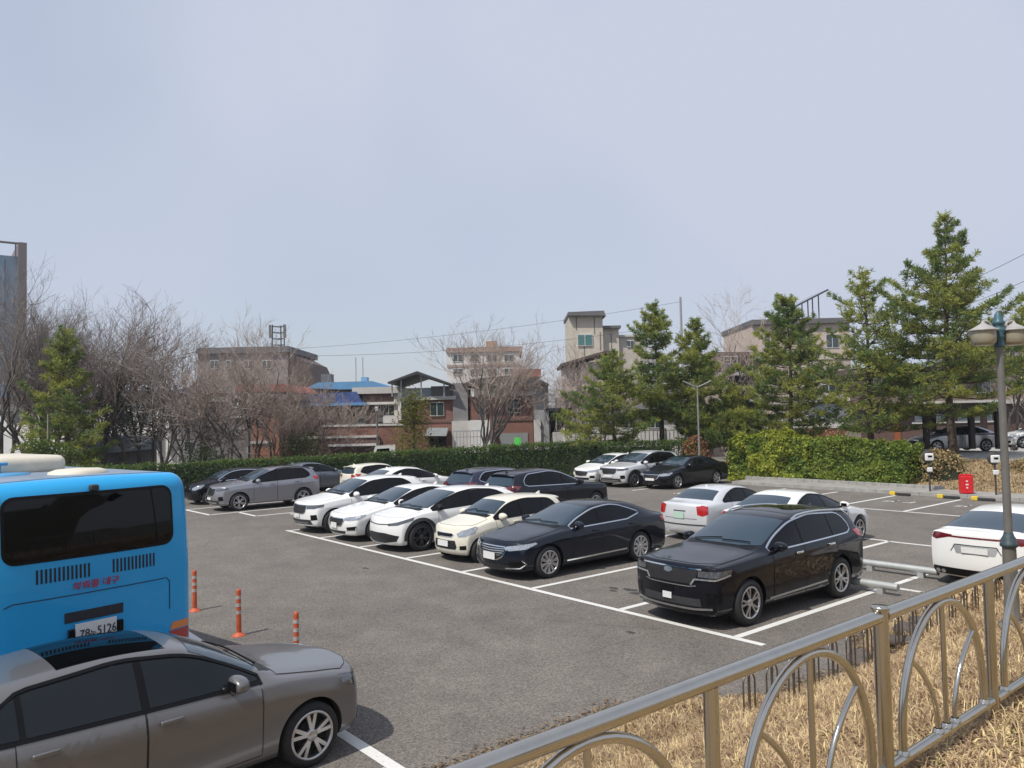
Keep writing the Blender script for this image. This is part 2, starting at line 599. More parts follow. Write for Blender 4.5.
def wheel_mesh(R, w, rim, spokes, twin, alloy):
    """tyre and rim turned round the axle (local y), outside towards +y"""
    M = Matrix.Rotation(-pi / 2, 4, 'X')
    t = MB()
    t.lathe([(rim - .01, -w / 2 + .01), (rim + .02, -w / 2), (R - .05, -w / 2 - .004), (R - .012, -w / 2 + .02), (R, -w / 2 + .05), (R, w / 2 - .05), (R - .012, w / 2 - .02), (R - .05, w / 2 + .006), (rim + .02, w / 2), (rim - .008, w / 2 - .008), (rim - .02, w / 2 - .03)], 40, M)
    tyre = t
    r = MB()
    r.lathe([(rim + .004, w / 2 - .004), (rim - .006, w / 2 + .004), (rim - .018, w / 2), (rim - .024, w / 2 - .03), (rim - .03, -w / 2 + .02)], 40, M)
    r.mi = 1
    r.lathe([(rim - .02, w / 2 - .085), (.001, w / 2 - .085)], 24, M)
    r.lathe([(rim * .62, w / 2 - .07), (rim * .62, w / 2 - .062), (.02, w / 2 - .062)], 24, M)
    r.mi = 0
    r.lathe([(.062, w / 2 - .05), (.060, w / 2 - .012), (.045, w / 2 - .004), (.001, w / 2 - .002)], 20, M)
    for i in range(spokes):
        a0 = 2 * pi * i / spokes + .3
        for da in ((-.5, .5) if twin else (0,)):
            a1 = a0 + da * (1.9 / spokes) * .32
            a2 = a0 + da * (1.9 / spokes) * (1.05 if twin else 0)
            wi, wo = (.017, .019) if twin else (.03, .042)
            pi_, po = Vector((cos(a1), 0, sin(a1))) * .045, Vector((cos(a2), 0, sin(a2))) * (rim - .012)
            d = (po - pi_).normalized(); s = Vector((-d.z, 0, d.x))
            y1, y2 = w / 2 - .012, w / 2 - .006
            q = [pi_ + s * wi, pi_ - s * wi, po - s * wo, po + s * wo]
            ys = [y1, y1, y2, y2]
            b = len(r.v)
            r.v += [(v.x, y, v.z) for v, y in zip(q, ys)] + [(v.x, y - .035, v.z) for v, y in zip(q, ys)]
            r.face((b + 3, b + 2, b + 1, b)); r.face((b, b + 1, b + 5, b + 4)); r.face((b + 1, b + 2, b + 6, b + 5)); r.face((b + 3, b, b + 4, b + 7)); r.face((b + 2, b + 3, b + 7, b + 6))
    return tyre, r


def make_car(name, label, cat, loc, yaw, body, group=None, **kw):
    c = dict(DEF); c.update(kw)
    W = c['W'] / 2; wb = c['wb']; R = c['R']
    xf, xr = c['fo'], c['fo'] - c['L']
    sh = Vector((-(xf + xr) / 2, 0, 0))           # the thing's origin: middle of the car on the ground
    # loc is the middle of the front axle on the ground
    org = Vector((loc[0] - sh.x * cos(yaw), loc[1] - sh.x * sin(yaw), loc[2] if len(loc) > 2 else 0))
    root = thing(name, label, cat, org, yaw, group)
    me = cage(c)
    full = Shell(me)
    bm = bmesh.new(); bm.from_mesh(me)
    ra = R + c.get('gap', .055)
    cut_arches(bm, (0, -wb), R, ra, W)
    bm.to_mesh(me); bm.free()
    for p in me.polygons: p.use_smooth = True
    me.materials.append(body)
    bo = bpy.data.objects.new('body', me); COL.objects.link(bo); bo.parent = root; bo.location = sh
    me.name = 'body'

    def add(nm, mb, m, parent=root, label=None):
        o = mb.build(nm, m, parent, sh if parent is root else None)
        if label: o['label'] = label
        return o
    zt = lambda x: pl(c['ZT'], x)
    bz = lambda x: pl(c['BZ'], x)
    # dark underside and wheel housings
    u = MB()
    u.box(((xf + xr) / 2, 0, c['zs'] + .10), (c['L'] - .5, c['W'] - .5, .22))
    u.box(((xf + xr) / 2 - .05, 0, c['zs'] + .03), (c['L'] - .75, c['W'] - .28, .06)) if False else None
    for xa in (0, -wb):
        for s in (1, -1):
            arc = [(xa + (ra + .012) * cos(a), R + (ra + .012) * sin(a)) for a in [pi * i / 14 for i in range(15)]]
            b = len(u.v)
            for yy in (W - .09, W - .42):
                u.v += [(x, s * yy, z) for x, z in arc]
            for i in range(14): u.face((b + i, b + i + 1, b + 16 + i, b + 15 + i))
            b = len(u.v)
            u.v += [(x, s * (W - .40), z) for x, z in arc]
            u.face(range(b, b + 15))
    mid = [(x, -sgn) for x, sgn in ()]
    for s in (1, -1):                              # floor between the wheels, up to the sills
        u.box((-wb / 2, s * (W - .22), c['zs'] + .05), (wb - 2 * ra - .04, .25, .06))
    u.box((xf - .46, 0, c['zs'] + .06), (.30, c['W'] - .8, .06)); u.box((xr + .40, 0, c['zs'] + .07), (.30, c['W'] - .7, .06))
    add('underbody', u, DARKW)
    # wheels
    ty, rm = wheel_mesh(R, c['w'], c['rim'], c['spokes'], c['twin'], c['alloy'])
    am = c['alloy'] or ALLOY
    w0 = add('wheel', ty, RUBBER)
    r0 = rm.build('rim', [am, DARKW], w0)
    first = True
    for xa in (0, -wb):
        for s in (1, -1):
            o = w0 if first else w0.copy()
            if not first:
                COL.objects.link(o); o.parent = root
                q = r0.copy(); COL.objects.link(q); q.parent = o
            first = False
            o.location = (xa + sh.x, s * (W - .02 - c['w'] / 2), R)
            o.rotation_euler = (0, rnd.uniform(0, 6), 0 if s > 0 else pi)
    # side glass
    gl = c['glass'] or GLASS
    dt = c['dlo_top']
    cp = c['cp']
    xA, xE = c['xc'] - .12, min(c['xrr'] - .02, c['xd'] + cp * .8)
    top_ = lambda x: min(zt(x) - dt, zt(x - cp) - dt if x < c['xrr'] + .4 else 9, (zt(x + .10) if x > c['xrf'] else 9))
    top = lambda x: sum(top_(x + q) for q in (-.14, -.07, 0, .07, .14)) / 5
    bot = lambda x: bz(x) + .045 + max(0, (c.get('kick', .0)) * (c['xrr'] + .35 - x) / .35 if x < c['xrr'] + .35 else 0)
    xs = [xA + (xE - xA) * i / 60 for i in range(61)]
    xs = [x for x in xs if top(x) - bot(x) > .015]
    xA, xE = max(xs), min(xs)
    xB = c['xb'] if c['xb'] is not None else lerp(xA, xE, .46)
    xC = c['xcp'] if c['xcp'] is not None else lerp(xA, xE, .82)

    def slab(x1, x2, d=0.0, n=12, b_=None, t_=None, lean=0.0):
        up, dn = [], []
        b_, t_ = b_ or bot, t_ or top
        for i in range(n + 1):
            x = lerp(x1, x2, i / n)
            zb_, zt_ = b_(x) + d, t_(x) - d
            if zt_ - zb_ < .004: zt_ = zb_ + .004
            up.append((x, zt_)); dn.append((x, zb_))
        return up + dn[::-1]
    doors = []
    for s in (1, -1):
        sr = MB(); full.patch(sr, slab(xA, xE, -.012, 20), 'side', s, .003)
        add('window_surround', sr, TRIM)
        cuts = [(xA - .03, xB + .035), (xB - .035, xC + .02), (xC - .025, xE + .05)]
        for a_, b_ in cuts:
            if a_ - b_ < .06: continue
            g = MB(); full.patch(g, slab(a_, b_, .010), 'side', s, .007)
            add('side_window', g, gl)
        if c['chrome_dlo']:
            ch = MB()
            loop = [p for p in slab(xA, xE, -.012, 24)]
            full.ribbon(ch, loop, 'side', s, .022, .011, closed=True, thick=.008)
            add('window_trim', ch, CHROME if c['chrome_dlo'] is True else TRIM)
        # doors
        arch = lambda x: R + sqrt(max(0, (ra + .05) ** 2 - (x + wb) ** 2)) if abs(x + wb) < ra + .05 else 0
        xD = min(xA - .02, -ra - .10)
        xD = c.get('xdoor', xD)
        dz0 = lambda x: max(c['sill'], arch(x))
        dz1 = lambda x: bz(x) + .022
        ends = [(xD, xB - .005)] + ([(xB - .015, xC + c.get('cdoor', -.06))] if not c.get('two_door') else [])
        gp = MB()
        for a_, b_ in ends:
            d_ = MB(); full.patch(d_, slab(a_, b_, 0, 14, dz0, dz1), 'side', s, .004)
            dr = add('door', d_, body)
            if c['seam']:
                full.ribbon(gp, [p for p in slab(a_, b_, -.004, 14, dz0, dz1)], 'side', s, c.get('seamw', .0085), .0055, closed=True)
            hx, hz = b_ + .20, bz(b_) - c.get('hdrop', .085)
            l, n = full.hit(hx, hz, full.frame('side', s))
            h = MB(); h.smooth = True
            h.box(l + n * .024, (.20, .030, .042), 0, .013)
            h.box(l + n * .010 + Vector((.075, 0, 0)), (.03, .03, .03), 0, .008)
            h.box(l + n * .010 + Vector((-.075, 0, 0)), (.03, .03, .03), 0, .008)
            h.build('door_handle', CHROME if c.get('chrome_h') else body, dr)
        if c['seam']: add('panel_gap', gp, GAP)
        # mirror
        mx, mz = xA - c.get('mirx', .20), bz(xA) + .09
        l, n = full.hit(mx, mz, full.frame('side', s))
        mm = MB(); mm.smooth = True
        bmm = bmesh.new(); bmesh.ops.create_icosphere(bmm, subdivisions=3, radius=1)
        for v in bmm.verts:
            x, y, z = v.co
            e = 2.6
            q = (abs(x) ** e + abs(y) ** e + abs(z) ** e) ** (1 / e)
            v.co = Vector((x, y, z)) / q
            v.co = Vector((v.co.x * (.11 if v.co.x > 0 else .05), v.co.y * .12, v.co.z * (.08 - .018 * v.co.y * s)))
        mm.bm(bmm, Matrix.Translation(Vector((l.x, s * (abs(l.y) + .135), l.z + .015))))
        mo = add('side_mirror', mm, c['mirror'] or body)
        ar = MB(); ar.box((l.x - .01, s * (abs(l.y) + .035), l.z - .035), (.07, .13, .035), 0, .012)
        ar.box((l.x - .046, s * (abs(l.y) + .14), l.z + .015), (.012, .15, .085), 0, .005)
        ar.build('mirror_foot', TRIM, mo)
        if c['rails']:
            ra_ = MB()
            P = [Vector((x, s * (c['yr'] + .0), zt(x) + .035)) for x in [lerp(c['xrf'] - .12, c['xrr'] + .05, i / 10) for i in range(11)]]
            P = [full.hit(p.x, p.y, full.frame('top', 1))[0] + Vector((0, 0, .045 if 0 < i < 10 else .0)) for i, p in enumerate(P)]
            ra_.tube(P, .018, 8)
            add('roof_rail', ra_, CHROME if c['rails'] == 'chrome' else TRIM)
        if c['clad']:
            k = MB()
            for xa in (0, -wb):
                full.ribbon(k, [(xa + (ra + .035) * cos(a), R + (ra + .035) * sin(a)) for a in [radians(-8 + 196 * i / 24) for i in range(25)]], 'side', s, .085, .014, thick=.016)
            full.ribbon(k, [(-ra - .03, c['zs'] + .10), (-wb + ra + .03, c['zs'] + .10)], 'side', s, .15, .013, thick=.016)
            add('wheel_arch_cladding', k, PLAST)
        if c.get('sillchrome'):
            k = MB(); full.ribbon(k, [(-ra - .10, c['zs'] + .12), (-wb + ra + .08, c['zs'] + .16)], 'side', s, .03, .014, thick=.012)
            add('sill_trim', k, CHROME)
    # windscreen and rear window (seen from above or from behind)
    xc, xrf = c['xc'], c['xrf']
    yb_, yt_ = pl(c['HW'], xc) * .80, c['yr'] - .035
    wsp = [(xc - .03, 0), (xc - .05, yb_ * .5), (xc - .13, yb_ * .86), (xc - .20, yb_ * .97), (lerp(xc, xrf, .6), lerp(yb_, yt_, .60) * .985), (xrf + .05, yt_), (xrf + .10, yt_ * .5), (xrf + .11, 0)]
    wsp = wsp + [(x, -y) for x, y in wsp[-2:0:-1]]
    g = MB(); full.patch(g, wsp, 'top', 1, .005, res=.09)
    add('windscreen', g, c['ws'] or GLASSB)
    wi = MB()
    for y0, y1 in ((-yb_ * .75, -.03), (yb_ * .02, yb_ * .72)):
        P = []
        for i in range(5):
            y = lerp(y0, y1, i / 4); l, n = full.hit(xc - .10 - .06 * (i / 4), y, full.frame('top', 1)); P.append(l + n * .022)
        wi.tube(P, .010, 6)
    add('wiper', wi, TRIM)
    if c['rw'] == 'top':
        xa, xb = c['xrr'], c['xd']
        yt2, yb2 = c['yr'] - .05, pl(c['HW'], xb) * .78
        rp = [(xa - .06, 0), (xa - .05, yt2), (lerp(xa, xb, .55), lerp(yt2, yb2, .5)), (xb + .09, yb2), (xb + .05, yb2 * .5), (xb + .04, 0)]
        rp = rp + [(x, -y) for x, y in rp[-2:0:-1]]
        g = MB(); full.patch(g, rp, 'top', 1, .005, res=.09)
    else:
        z1, z0 = c['zrr'] - .10, c['zd'] + .03
        yt2, yb2 = c['yr'] - .09, W * .76
        rp = [(0, z1 + .01), (yt2, z1 - .01), (lerp(yt2, yb2, .5), lerp(z1, z0, .5)), (yb2, z0 + .05), (yb2 - .06, z0), (0, z0 - .02)]
        rp = rp + [(-x, z) for x, z in rp[-2:0:-1]]
        g = MB(); full.patch(g, rp, 'rear', 1, .005, res=.09)
        sp = MB()
        P = [full.hit(c['xrr'] + .02, y, full.frame('top', 1))[0] for y in [lerp(-c['yr'] + .05, c['yr'] - .05, i / 8) for i in range(9)]]
        b0 = len(sp.v)
        for p in P: sp.v += [(p.x + .08, p.y, p.z + .006), (p.x - .15, p.y, p.z - .002), (p.x - .15, p.y, p.z - .03), (p.x + .0, p.y, p.z - .03)]
        for i in range(8):
            for q in range(3): sp.face((b0 + 4 * i + q, b0 + 4 * i + q + 1, b0 + 4 * i + q + 5, b0 + 4 * i + q + 4))
        for e in (0, 8): sp.face([b0 + 4 * e + q for q in range(4)])
        add('roof_spoiler', sp, body)
    add('rear_window', g, gl if not c.get('rglass') else c['rglass'])
    # bonnet
    hp = [(xf - .15, 0), (xf - .17, W * .4), (xf - .30, W * .66), (xf - .42, W * c['hoodw']), (lerp(xf, xc, .6), W * (c['hoodw'] + .03)), (xc + .05, W * .80), (xc + .03, W * .4), (xc + .045, 0)]
    hp = hp + [(x, -y) for x, y in hp[-2:0:-1]]
    h = MB(); full.patch(h, hp, 'top', 1, .004, res=.10)
    hd = add('bonnet', h, body)
    k = MB(); full.ribbon(k, hp, 'top', 1, .0065, .0055, closed=True)
    if c['seam']: k.build('bonnet_gap', GAP, hd)
    cw = MB(); full.patch(cw, [(xc + .02, -W * .7), (xc + .035, 0), (xc + .02, W * .7), (xc - .11, W * .74), (xc - .04, 0), (xc - .11, -W * .74)], 'top', 1, .003)
    add('cowl', cw, TRIM)
    # sunroof / dark roof
    if c.get('sunroof'):
        a, b = c['sunroof']
        k = MB(); full.patch(k, [(a, -c['yr'] + .10), (a, c['yr'] - .10), (b, c['yr'] - .10), (b, -c['yr'] + .10)], 'top', 1, .004)
        add('sunroof', k, GLASS)
    if c.get('fin', True):
        k = MB(); l = full.hit(c['xrr'] + .18, 0, full.frame('top', 1))[0]
        k.smooth = True
        b = len(k.v)
        k.v += [(l.x + .11, 0, l.z - .01), (l.x - .07, .03, l.z - .01), (l.x - .07, -.03, l.z - .01), (l.x - .06, 0, l.z + .065), (l.x - .09, 0, l.z + .05)]
        for f in ((0, 1, 3), (0, 3, 2), (1, 4, 3), (2, 3, 4), (1, 2, 4)): k.face([b + i for i in f])
        add('roof_antenna', k, c.get('finm') or body)
    # ends: every entry is (part name, material, plane, outline in y-z or 3-d points, mirrored, raise)
    for side_ in ('front', 'rear'):
        for e in (c[side_] or FACES[side_].get(c['hdl'], FACES[side_]['sedan']))(c, W, xf, xr):
            nm, m_, plane, pts, mir, off = e[:6]
            for s in ((1, -1) if mir else (1,)):
                k = MB()
                if len(pts[0]) == 3:
                    q = full.to2d(pts, plane, s)
                else:
                    q = [(s * y, z) for y, z in pts]
                if nm.startswith('~'):
                    full.ribbon(k, q, plane, s, e[6], off, closed=e[7] if len(e) > 7 else False, thick=.012)
                else:
                    full.patch(k, q, plane, s, off, res=.06, skirt=max(.012, off + .006))
                add(nm.strip('~'), k, m_)
    for fr, z, key in (('front', c['plate_f'], 'pf'), ('rear', c['plate_r'], 'pr')):
        if not z: continue
        l, n = full.hit(c.get(key + 'y', 0), z, full.frame(fr, 1))
        pw, ph = c.get(key, (.52, .11))
        k = MB(); sx = 1 if fr == 'front' else -1
        tilt = Matrix.Translation(Vector((l.x + sx * .02, c.get(key + 'y', 0), z))) @ Matrix.Rotation(c.get(key + 't', 0), 4, 'Y')
        k.box((0, 0, 0), (.012, pw, ph), 0, 0, M=tilt)
        o = add('licence_plate', k, c.get(key + 'm') or PLATE)
    return root


def f_sedan(c, W, xf, xr):
    z = c['zn']; G = c.get('gm', GRILLE); Lm = c.get('lm', LAMP)
    return [('headlight', Lm, radians(38), [(xf - .10, W * .50, z - .045), (xf - .20, W * .72, z - .015), (xf - .52, W * .95, z + .035), (xf - .56, W * .96, z + .01), (xf - .36, W * .92, z - .10), (xf - .14, W * .66, z - .135), (xf - .06, W * .50, z - .12)], True, .006),
            ('grille', G, 'front', [(0, z - .07), (.40, z - .075), (.44, z - .14), (.34, z - .27), (0, z - .30), (-.34, z - .27), (-.44, z - .14), (-.40, z - .075)], False, .005),
            ('~grille_trim', CHROME, 'front', [(0, z - .065), (.40, z - .07), (.45, z - .14), (.35, z - .275), (0, z - .305), (-.35, z - .275), (-.45, z - .14), (-.40, z - .07)], False, .012, .025, True),
            ('bumper_intake', GRILLE, 'front', [(-.45, .25), (.45, .25), (.52, .36), (-.52, .36)], False, .004),
            ('fog_light', TRIM, radians(35), [(xf - .12, W * .62, .45), (xf - .26, W * .86, .47), (xf - .28, W * .88, .34), (xf - .12, W * .62, .34)], True, .005)]


def r_sedan(c, W, xf, xr):
    z = c['zt'] - .05; T = c.get('tm', TAIL)
    return [('taillight', T, radians(180 - 35), [(xr + .03, W * .45, z - .03), (xr + .10, W * .80, z + .0), (xr + .34, W * .97, z + .0), (xr + .30, W * .97, z - .10), (xr + .10, W * .82, z - .19), (xr + .03, W * .50, z - .15)], True, .006),
            ('boot_lid_gap', GAP, 'rear', [(-W * .56, z - .30), (W * .56, z - .30), (W * .56, z - .288), (-W * .56, z - .288)], False, .004),
            ('bumper_intake', PLAST, 'rear', [(-W * .8, c['zs'] + .04), (W * .8, c['zs'] + .04), (W * .7, c['zs'] + .15), (-W * .7, c['zs'] + .15)], False, .005)]


def f_suv(c, W, xf, xr):
    z = c['zn']; G = c.get('gm', GRILLE)
    return [('headlight', c.get('lm', LAMPD), radians(36), [(xf - .08, W * .48, z - .05), (xf - .22, W * .78, z - .035), (xf - .46, W * .96, z - .02), (xf - .44, W * .96, z - .09), (xf - .20, W * .80, z - .15), (xf - .06, W * .52, z - .16)], True, .007),
            ('grille', G, 'front', [(-.46, z - .05), (.46, z - .05), (.42, z - .24), (.33, z - .30), (-.33, z - .30), (-.42, z - .24)], False, .005),
            ('~grille_trim', CHROME, 'front', [(-.47, z - .045), (.47, z - .045), (.43, z - .245), (.33, z - .31), (-.33, z - .31), (-.43, z - .245)], False, .012, .022, True),
            ('bumper_intake', PLAST, 'front', [(-W * .72, c['zs'] + .05), (W * .72, c['zs'] + .05), (W * .66, c['zs'] + .20), (-W * .66, c['zs'] + .20)], False, .006),
            ('~skid_plate', ALLOY, 'front', [(-W * .55, c['zs'] + .10), (W * .55, c['zs'] + .10)], False, .014, .03),
            ('fog_light', TRIM, radians(36), [(xf - .14, W * .68, .58), (xf - .26, W * .88, .60), (xf - .28, W * .9, .44), (xf - .14, W * .70, .42)], True, .006)]


def r_suv(c, W, xf, xr):
    z = c['zd']; T = c.get('tm', TAIL)
    return [('taillight', T, radians(180 - 38), [(xr + .06, W * .58, z - .02), (xr + .14, W * .84, z + .04), (xr + .40, W * .97, z + .02), (xr + .34, W * .97, z - .08), (xr + .12, W * .86, z - .18), (xr + .05, W * .60, z - .14)], True, .006),
            ('bumper_intake', PLAST, 'rear', [(-W * .82, c['zs'] + .03), (W * .82, c['zs'] + .03), (W * .76, c['zs'] + .22), (-W * .76, c['zs'] + .22)], False, .006),
            ('tailgate_gap', GAP, 'rear', [(-W * .74, c['zs'] + .33), (W * .74, c['zs'] + .33), (W * .74, c['zs'] + .343), (-W * .74, c['zs'] + .343)], False, .004)]


FACES = {'front': {'sedan': f_sedan, 'suv': f_suv}, 'rear': {'sedan': r_sedan, 'suv': r_suv}}

WHITE = paint('pearl_white_paint', (.78, .78, .76))
IVORY = paint('ivory_paint', (.72, .685, .575))
BLACKP = paint('black_paint', (.0018, .0026, .0065), dust=.006, coat=.8)  # blue of the reflected sky is mixed into the black base
NAVY = paint('blue_black_paint', (.005, .008, .016), dust=.012)
GREYM = paint('grey_metallic_paint', (.165, .160, .160), metal=.5, dust=.12)
GREYB = paint('grey_metallic_suv_paint', (.30, .30, .33), metal=.6)
SILVER = paint('silver_metallic_paint', (.58, .59, .60), metal=.55)
SILVERW = paint('pale_silver_paint', (.70, .71, .72), metal=.3)
SLATE = paint('slate_blue_paint', (.14, .16, .19), metal=.5)
NAVY2 = paint('deep_navy_paint', (.018, .025, .055), metal=.4, dust=.05)

KSED = dict(L=4.855, W=1.865, H=1.475, wb=2.805, fo=.93, R=.335, zn=.74, xc=-.40, zc=1.0, xrf=-1.42, zrf=1.41, xp=-2.0, xrr=-2.75, zrr=1.39, xd=-3.42, zd=1.09, zt=1.05, belt=(.93, 1.0), xb=-1.58, hdl='sedan')
KSUV = dict(L=4.7, W=1.88, H=1.66, wb=2.76, fo=.90, R=.36, rim=.245, zn=.95, xc=-.38, zc=1.12, xrf=-1.36, zrf=1.58, xp=-2.0, xrr=-3.3, zrr=1.58, xd=-3.66, zd=1.14, zt=1.05, belt=(1.03, 1.12), yr=.66, rw='rear', cp=.28, kick=.10, xb=-1.52, xcp=-2.5, hdl='suv', rails=True, clad=True, zs=.24, plate_f=.55, plate_r=.80)
KHAT = dict(L=3.595, W=1.595, H=1.485, wb=2.385, fo=.62, R=.285, rim=.19, w=.165, zn=.80, xc=-.30, zc=1.03, xrf=-1.0, zrf=1.42, xp=-1.5, xrr=-2.62, zrr=1.42, xd=-2.86, zd=1.02, zt=.95, belt=(.94, 1.02), yr=.55, rw='rear', cp=.22, kick=.10, xb=-1.25, xcp=-1.98, fcurve=.24, hdl='suv')


def spec(base, **kw):
    d = dict(base); d.update(kw); return d
# ------------------------------------------------------------------ parked cars
G1 = 'cars parked nose out along the near line'
G2 = 'cars parked in the middle row with their tails to the aisle'
G3 = 'cars parked along the back hedge'


def car_at(name, label, cat, s, t, yaw, body, group, base, **kw):
    p = site(s, t)
    return make_car(name, label, cat, (p.x, p.y, 0), yaw, body, group, **spec(base, **kw))


def f_sorento(c, W, xf, xr):
    z = c['zn']
    return [('headlight', LAMPD, radians(34), [(xf - .10, W * .58, z - .06), (xf - .24, W * .84, z - .055), (xf - .46, W * .97, z - .05), (xf - .44, W * .97, z - .10), (xf - .22, W * .84, z - .155), (xf - .08, W * .58, z - .15)], True, .008),
            ('~headlight_strip', LAMP, radians(34), [(xf - .42, W * .97, z - .125), (xf - .20, W * .83, z - .185), (xf - .06, W * .52, z - .19), (xf - .03, W * .46, z - .28)], True, .012, .026),
            ('grille', GRILLE, 'front', [(-.55, z - .05), (.55, z - .05), (.52, z - .17), (.42, z - .27), (-.42, z - .27), (-.52, z - .17)], False, .006),
            ('~grille_trim', CHROME, 'front', [(-.60, z - .035), (-.3, z - .032), (.3, z - .032), (.60, z - .035)], False, .012, .022),
            ('badge', ALLOY, 'front', [(.085 * cos(a), z - .085 + .042 * sin(a)) for a in [2 * pi * i / 16 for i in range(16)]], False, .016),
            ('~grille_trim', CHROME, 'front', [(-.52, z - .29), (-.40, z - .31), (.40, z - .31), (.52, z - .29)], False, .012, .014),
            ('bumper_intake', PLAST, 'front', [(-W * .62, .38), (W * .62, .38), (W * .60, .50), (-W * .60, .50)], False, .005),
            ('~skid_plate', ALLOY, 'front', [(-W * .80, .36), (-W * .5, .335), (W * .5, .335), (W * .80, .36)], False, .016, .028),
            ('fog_light', TRIM, radians(36), [(xf - .12, W * .70, .60), (xf - .26, W * .90, .62), (xf - .28, W * .92, .46), (xf - .12, W * .72, .42)], True, .006),
            ('sensor_plate', TRIM, 'front', [(-.16, .56), (.10, .56), (.10, .66), (-.16, .66)], False, .012)]


def f_grandeur(c, W, xf, xr):
    z = c['zn']
    return [('headlight', LAMP, radians(36), [(xf - .10, W * .52, z - .06), (xf - .24, W * .76, z - .025), (xf - .56, W * .96, z + .015), (xf - .60, W * .97, z - .015), (xf - .36, W * .92, z - .10), (xf - .12, W * .60, z - .15), (xf - .06, W * .50, z - .13)], True, .006),
            ('grille', GRILLE, 'front', [(0, z - .075), (.42, z - .08), (.47, z - .13), (.36, z - .28), (.22, z - .34), (-.22, z - .34), (-.36, z - .28), (-.47, z - .13), (-.42, z - .08)], False, .005)] + \
        [('~grille_bar', CHROME, 'front', [(-w_, z - d_), (0, z - d_ - .012), (w_, z - d_)], False, .010, .013) for w_, d_ in ((.44, .11), (.42, .155), (.38, .20), (.33, .245))] + \
        [('~grille_trim', CHROME, 'front', [(0, z - .068), (.42, z - .072), (.48, z - .13), (.37, z - .285), (.23, z - .35), (-.23, z - .35), (-.37, z - .285), (-.48, z - .13), (-.42, z - .072)], False, .013, .022, True),
         ('bumper_intake', GRILLE, 'front', [(-.62, .24), (.62, .24), (.55, .33), (-.55, .33)], False, .004),
         ('fog_light', TRIM, radians(38), [(xf - .10, W * .60, .40), (xf - .26, W * .90, .44), (xf - .28, W * .91, .31), (xf - .10, W * .60, .30)], True, .005),
         ('~bumper_trim', CHROME, radians(38), [(xf - .24, W * .88, .45), (xf - .32, W * .93, .37), (xf - .22, W * .84, .285), (xf - .06, W * .50, .265)], True, .012, .022)]


def f_ev(c, W, xf, xr):
    z = c['zn']
    return [('headlight', LAMPD, radians(36), [(xf - .06, W * .50, z - .10), (xf - .22, W * .78, z - .045), (xf - .60, W * .97, z + .06), (xf - .56, W * .97, z - .02), (xf - .20, W * .80, z - .13), (xf - .05, W * .52, z - .155)], True, .006),
            ('~bonnet_line', TRIM, 'front', [(-W * .52, z - .115), (0, z - .135), (W * .52, z - .115)], False, .006, .022),
            ('bumper_intake', GRILLE, 'front', [(-.78, .44), (-.35, .50), (.35, .50), (.78, .44), (.70, .30), (.3, .24), (-.3, .24), (-.70, .30)], False, .006),
            ('~bumper_trim', SILVER, 'front', [(-.70, .27), (-.3, .22), (.3, .22), (.70, .27)], False, .014, .035)]


def f_hatch(c, W, xf, xr):
    z = c['zn']
    return [('headlight', LAMP, radians(42), [(xf - .07, W * .58, z - .10), (xf - .16, W * .72, z - .02), (xf - .42, W * .94, z + .06), (xf - .48, W * .97, z + .04), (xf - .40, W * .95, z - .07), (xf - .20, W * .82, z - .16), (xf - .08, W * .64, z - .17)], True, .007),
            ('grille', TRIM, 'front', [(-.30, z - .10), (.30, z - .10), (.34, z - .13), (.28, z - .18), (-.28, z - .18), (-.34, z - .13)], False, .006),
            ('~grille_trim', CHROME, 'front', [(-.30, z - .095), (.30, z - .095), (.35, z - .13), (.28, z - .185), (-.28, z - .185), (-.35, z - .13)], False, .011, .016, True),
            ('bumper_intake', GRILLE, 'front', [(-.40, .33), (.40, .33), (.44, .40), (.40, .54), (-.40, .54), (-.44, .40)], False, .006),
            ('fog_light', TRIM, radians(40), [(xf - .08, W * .70, .42), (xf - .18, W * .88, .44), (xf - .18, W * .88, .34), (xf - .08, W * .70, .33)], True, .006)]


def f_sonata(c, W, xf, xr):
    z = c['zn']
    return f_sedan(c, W, xf, xr)[:3] + [('fog_light', TRIM, radians(38), [(xf - .10, W * .60, .43), (xf - .28, W * .90, .47), (xf - .30, W * .91, .36), (xf - .12, W * .62, .33)], True, .005),
            ('~bumper_trim', CHROME, radians(38), [(xf - .10, W * .60, .34), (xf - .28, W * .90, .36)], True, .010, .014),
            ('bumper_intake', GRILLE, 'front', [(-.45, .24), (.45, .24), (.5, .32), (-.5, .32)], False, .004)]


def f_golf(c, W, xf, xr):
    z = c['zn']
    return [('headlight', LAMPD, radians(42), [(xf - .08, W * .56, z - .05), (xf - .22, W * .80, z - .02), (xf - .46, W * .96, z + .035), (xf - .46, W * .96, z - .06), (xf - .26, W * .88, z - .155), (xf - .09, W * .60, z - .15)], True, .006),
            ('grille', GRILLE, 'front', [(-.50, z - .06), (.50, z - .06), (.48, z - .14), (-.48, z - .14)], False, .005),
            ('~grille_trim', CHROME, 'front', [(-.50, z - .142), (.50, z - .142)], False, .010, .012),
            ('bumper_intake', GRILLE, 'front', [(-.62, .25), (.62, .25), (.56, .40), (-.56, .40)], False, .005),
            ('fog_light', TRIM, radians(40), [(xf - .12, W * .70, .40), (xf - .24, W * .88, .41), (xf - .24, W * .88, .30), (xf - .12, W * .70, .29)], True, .005)]


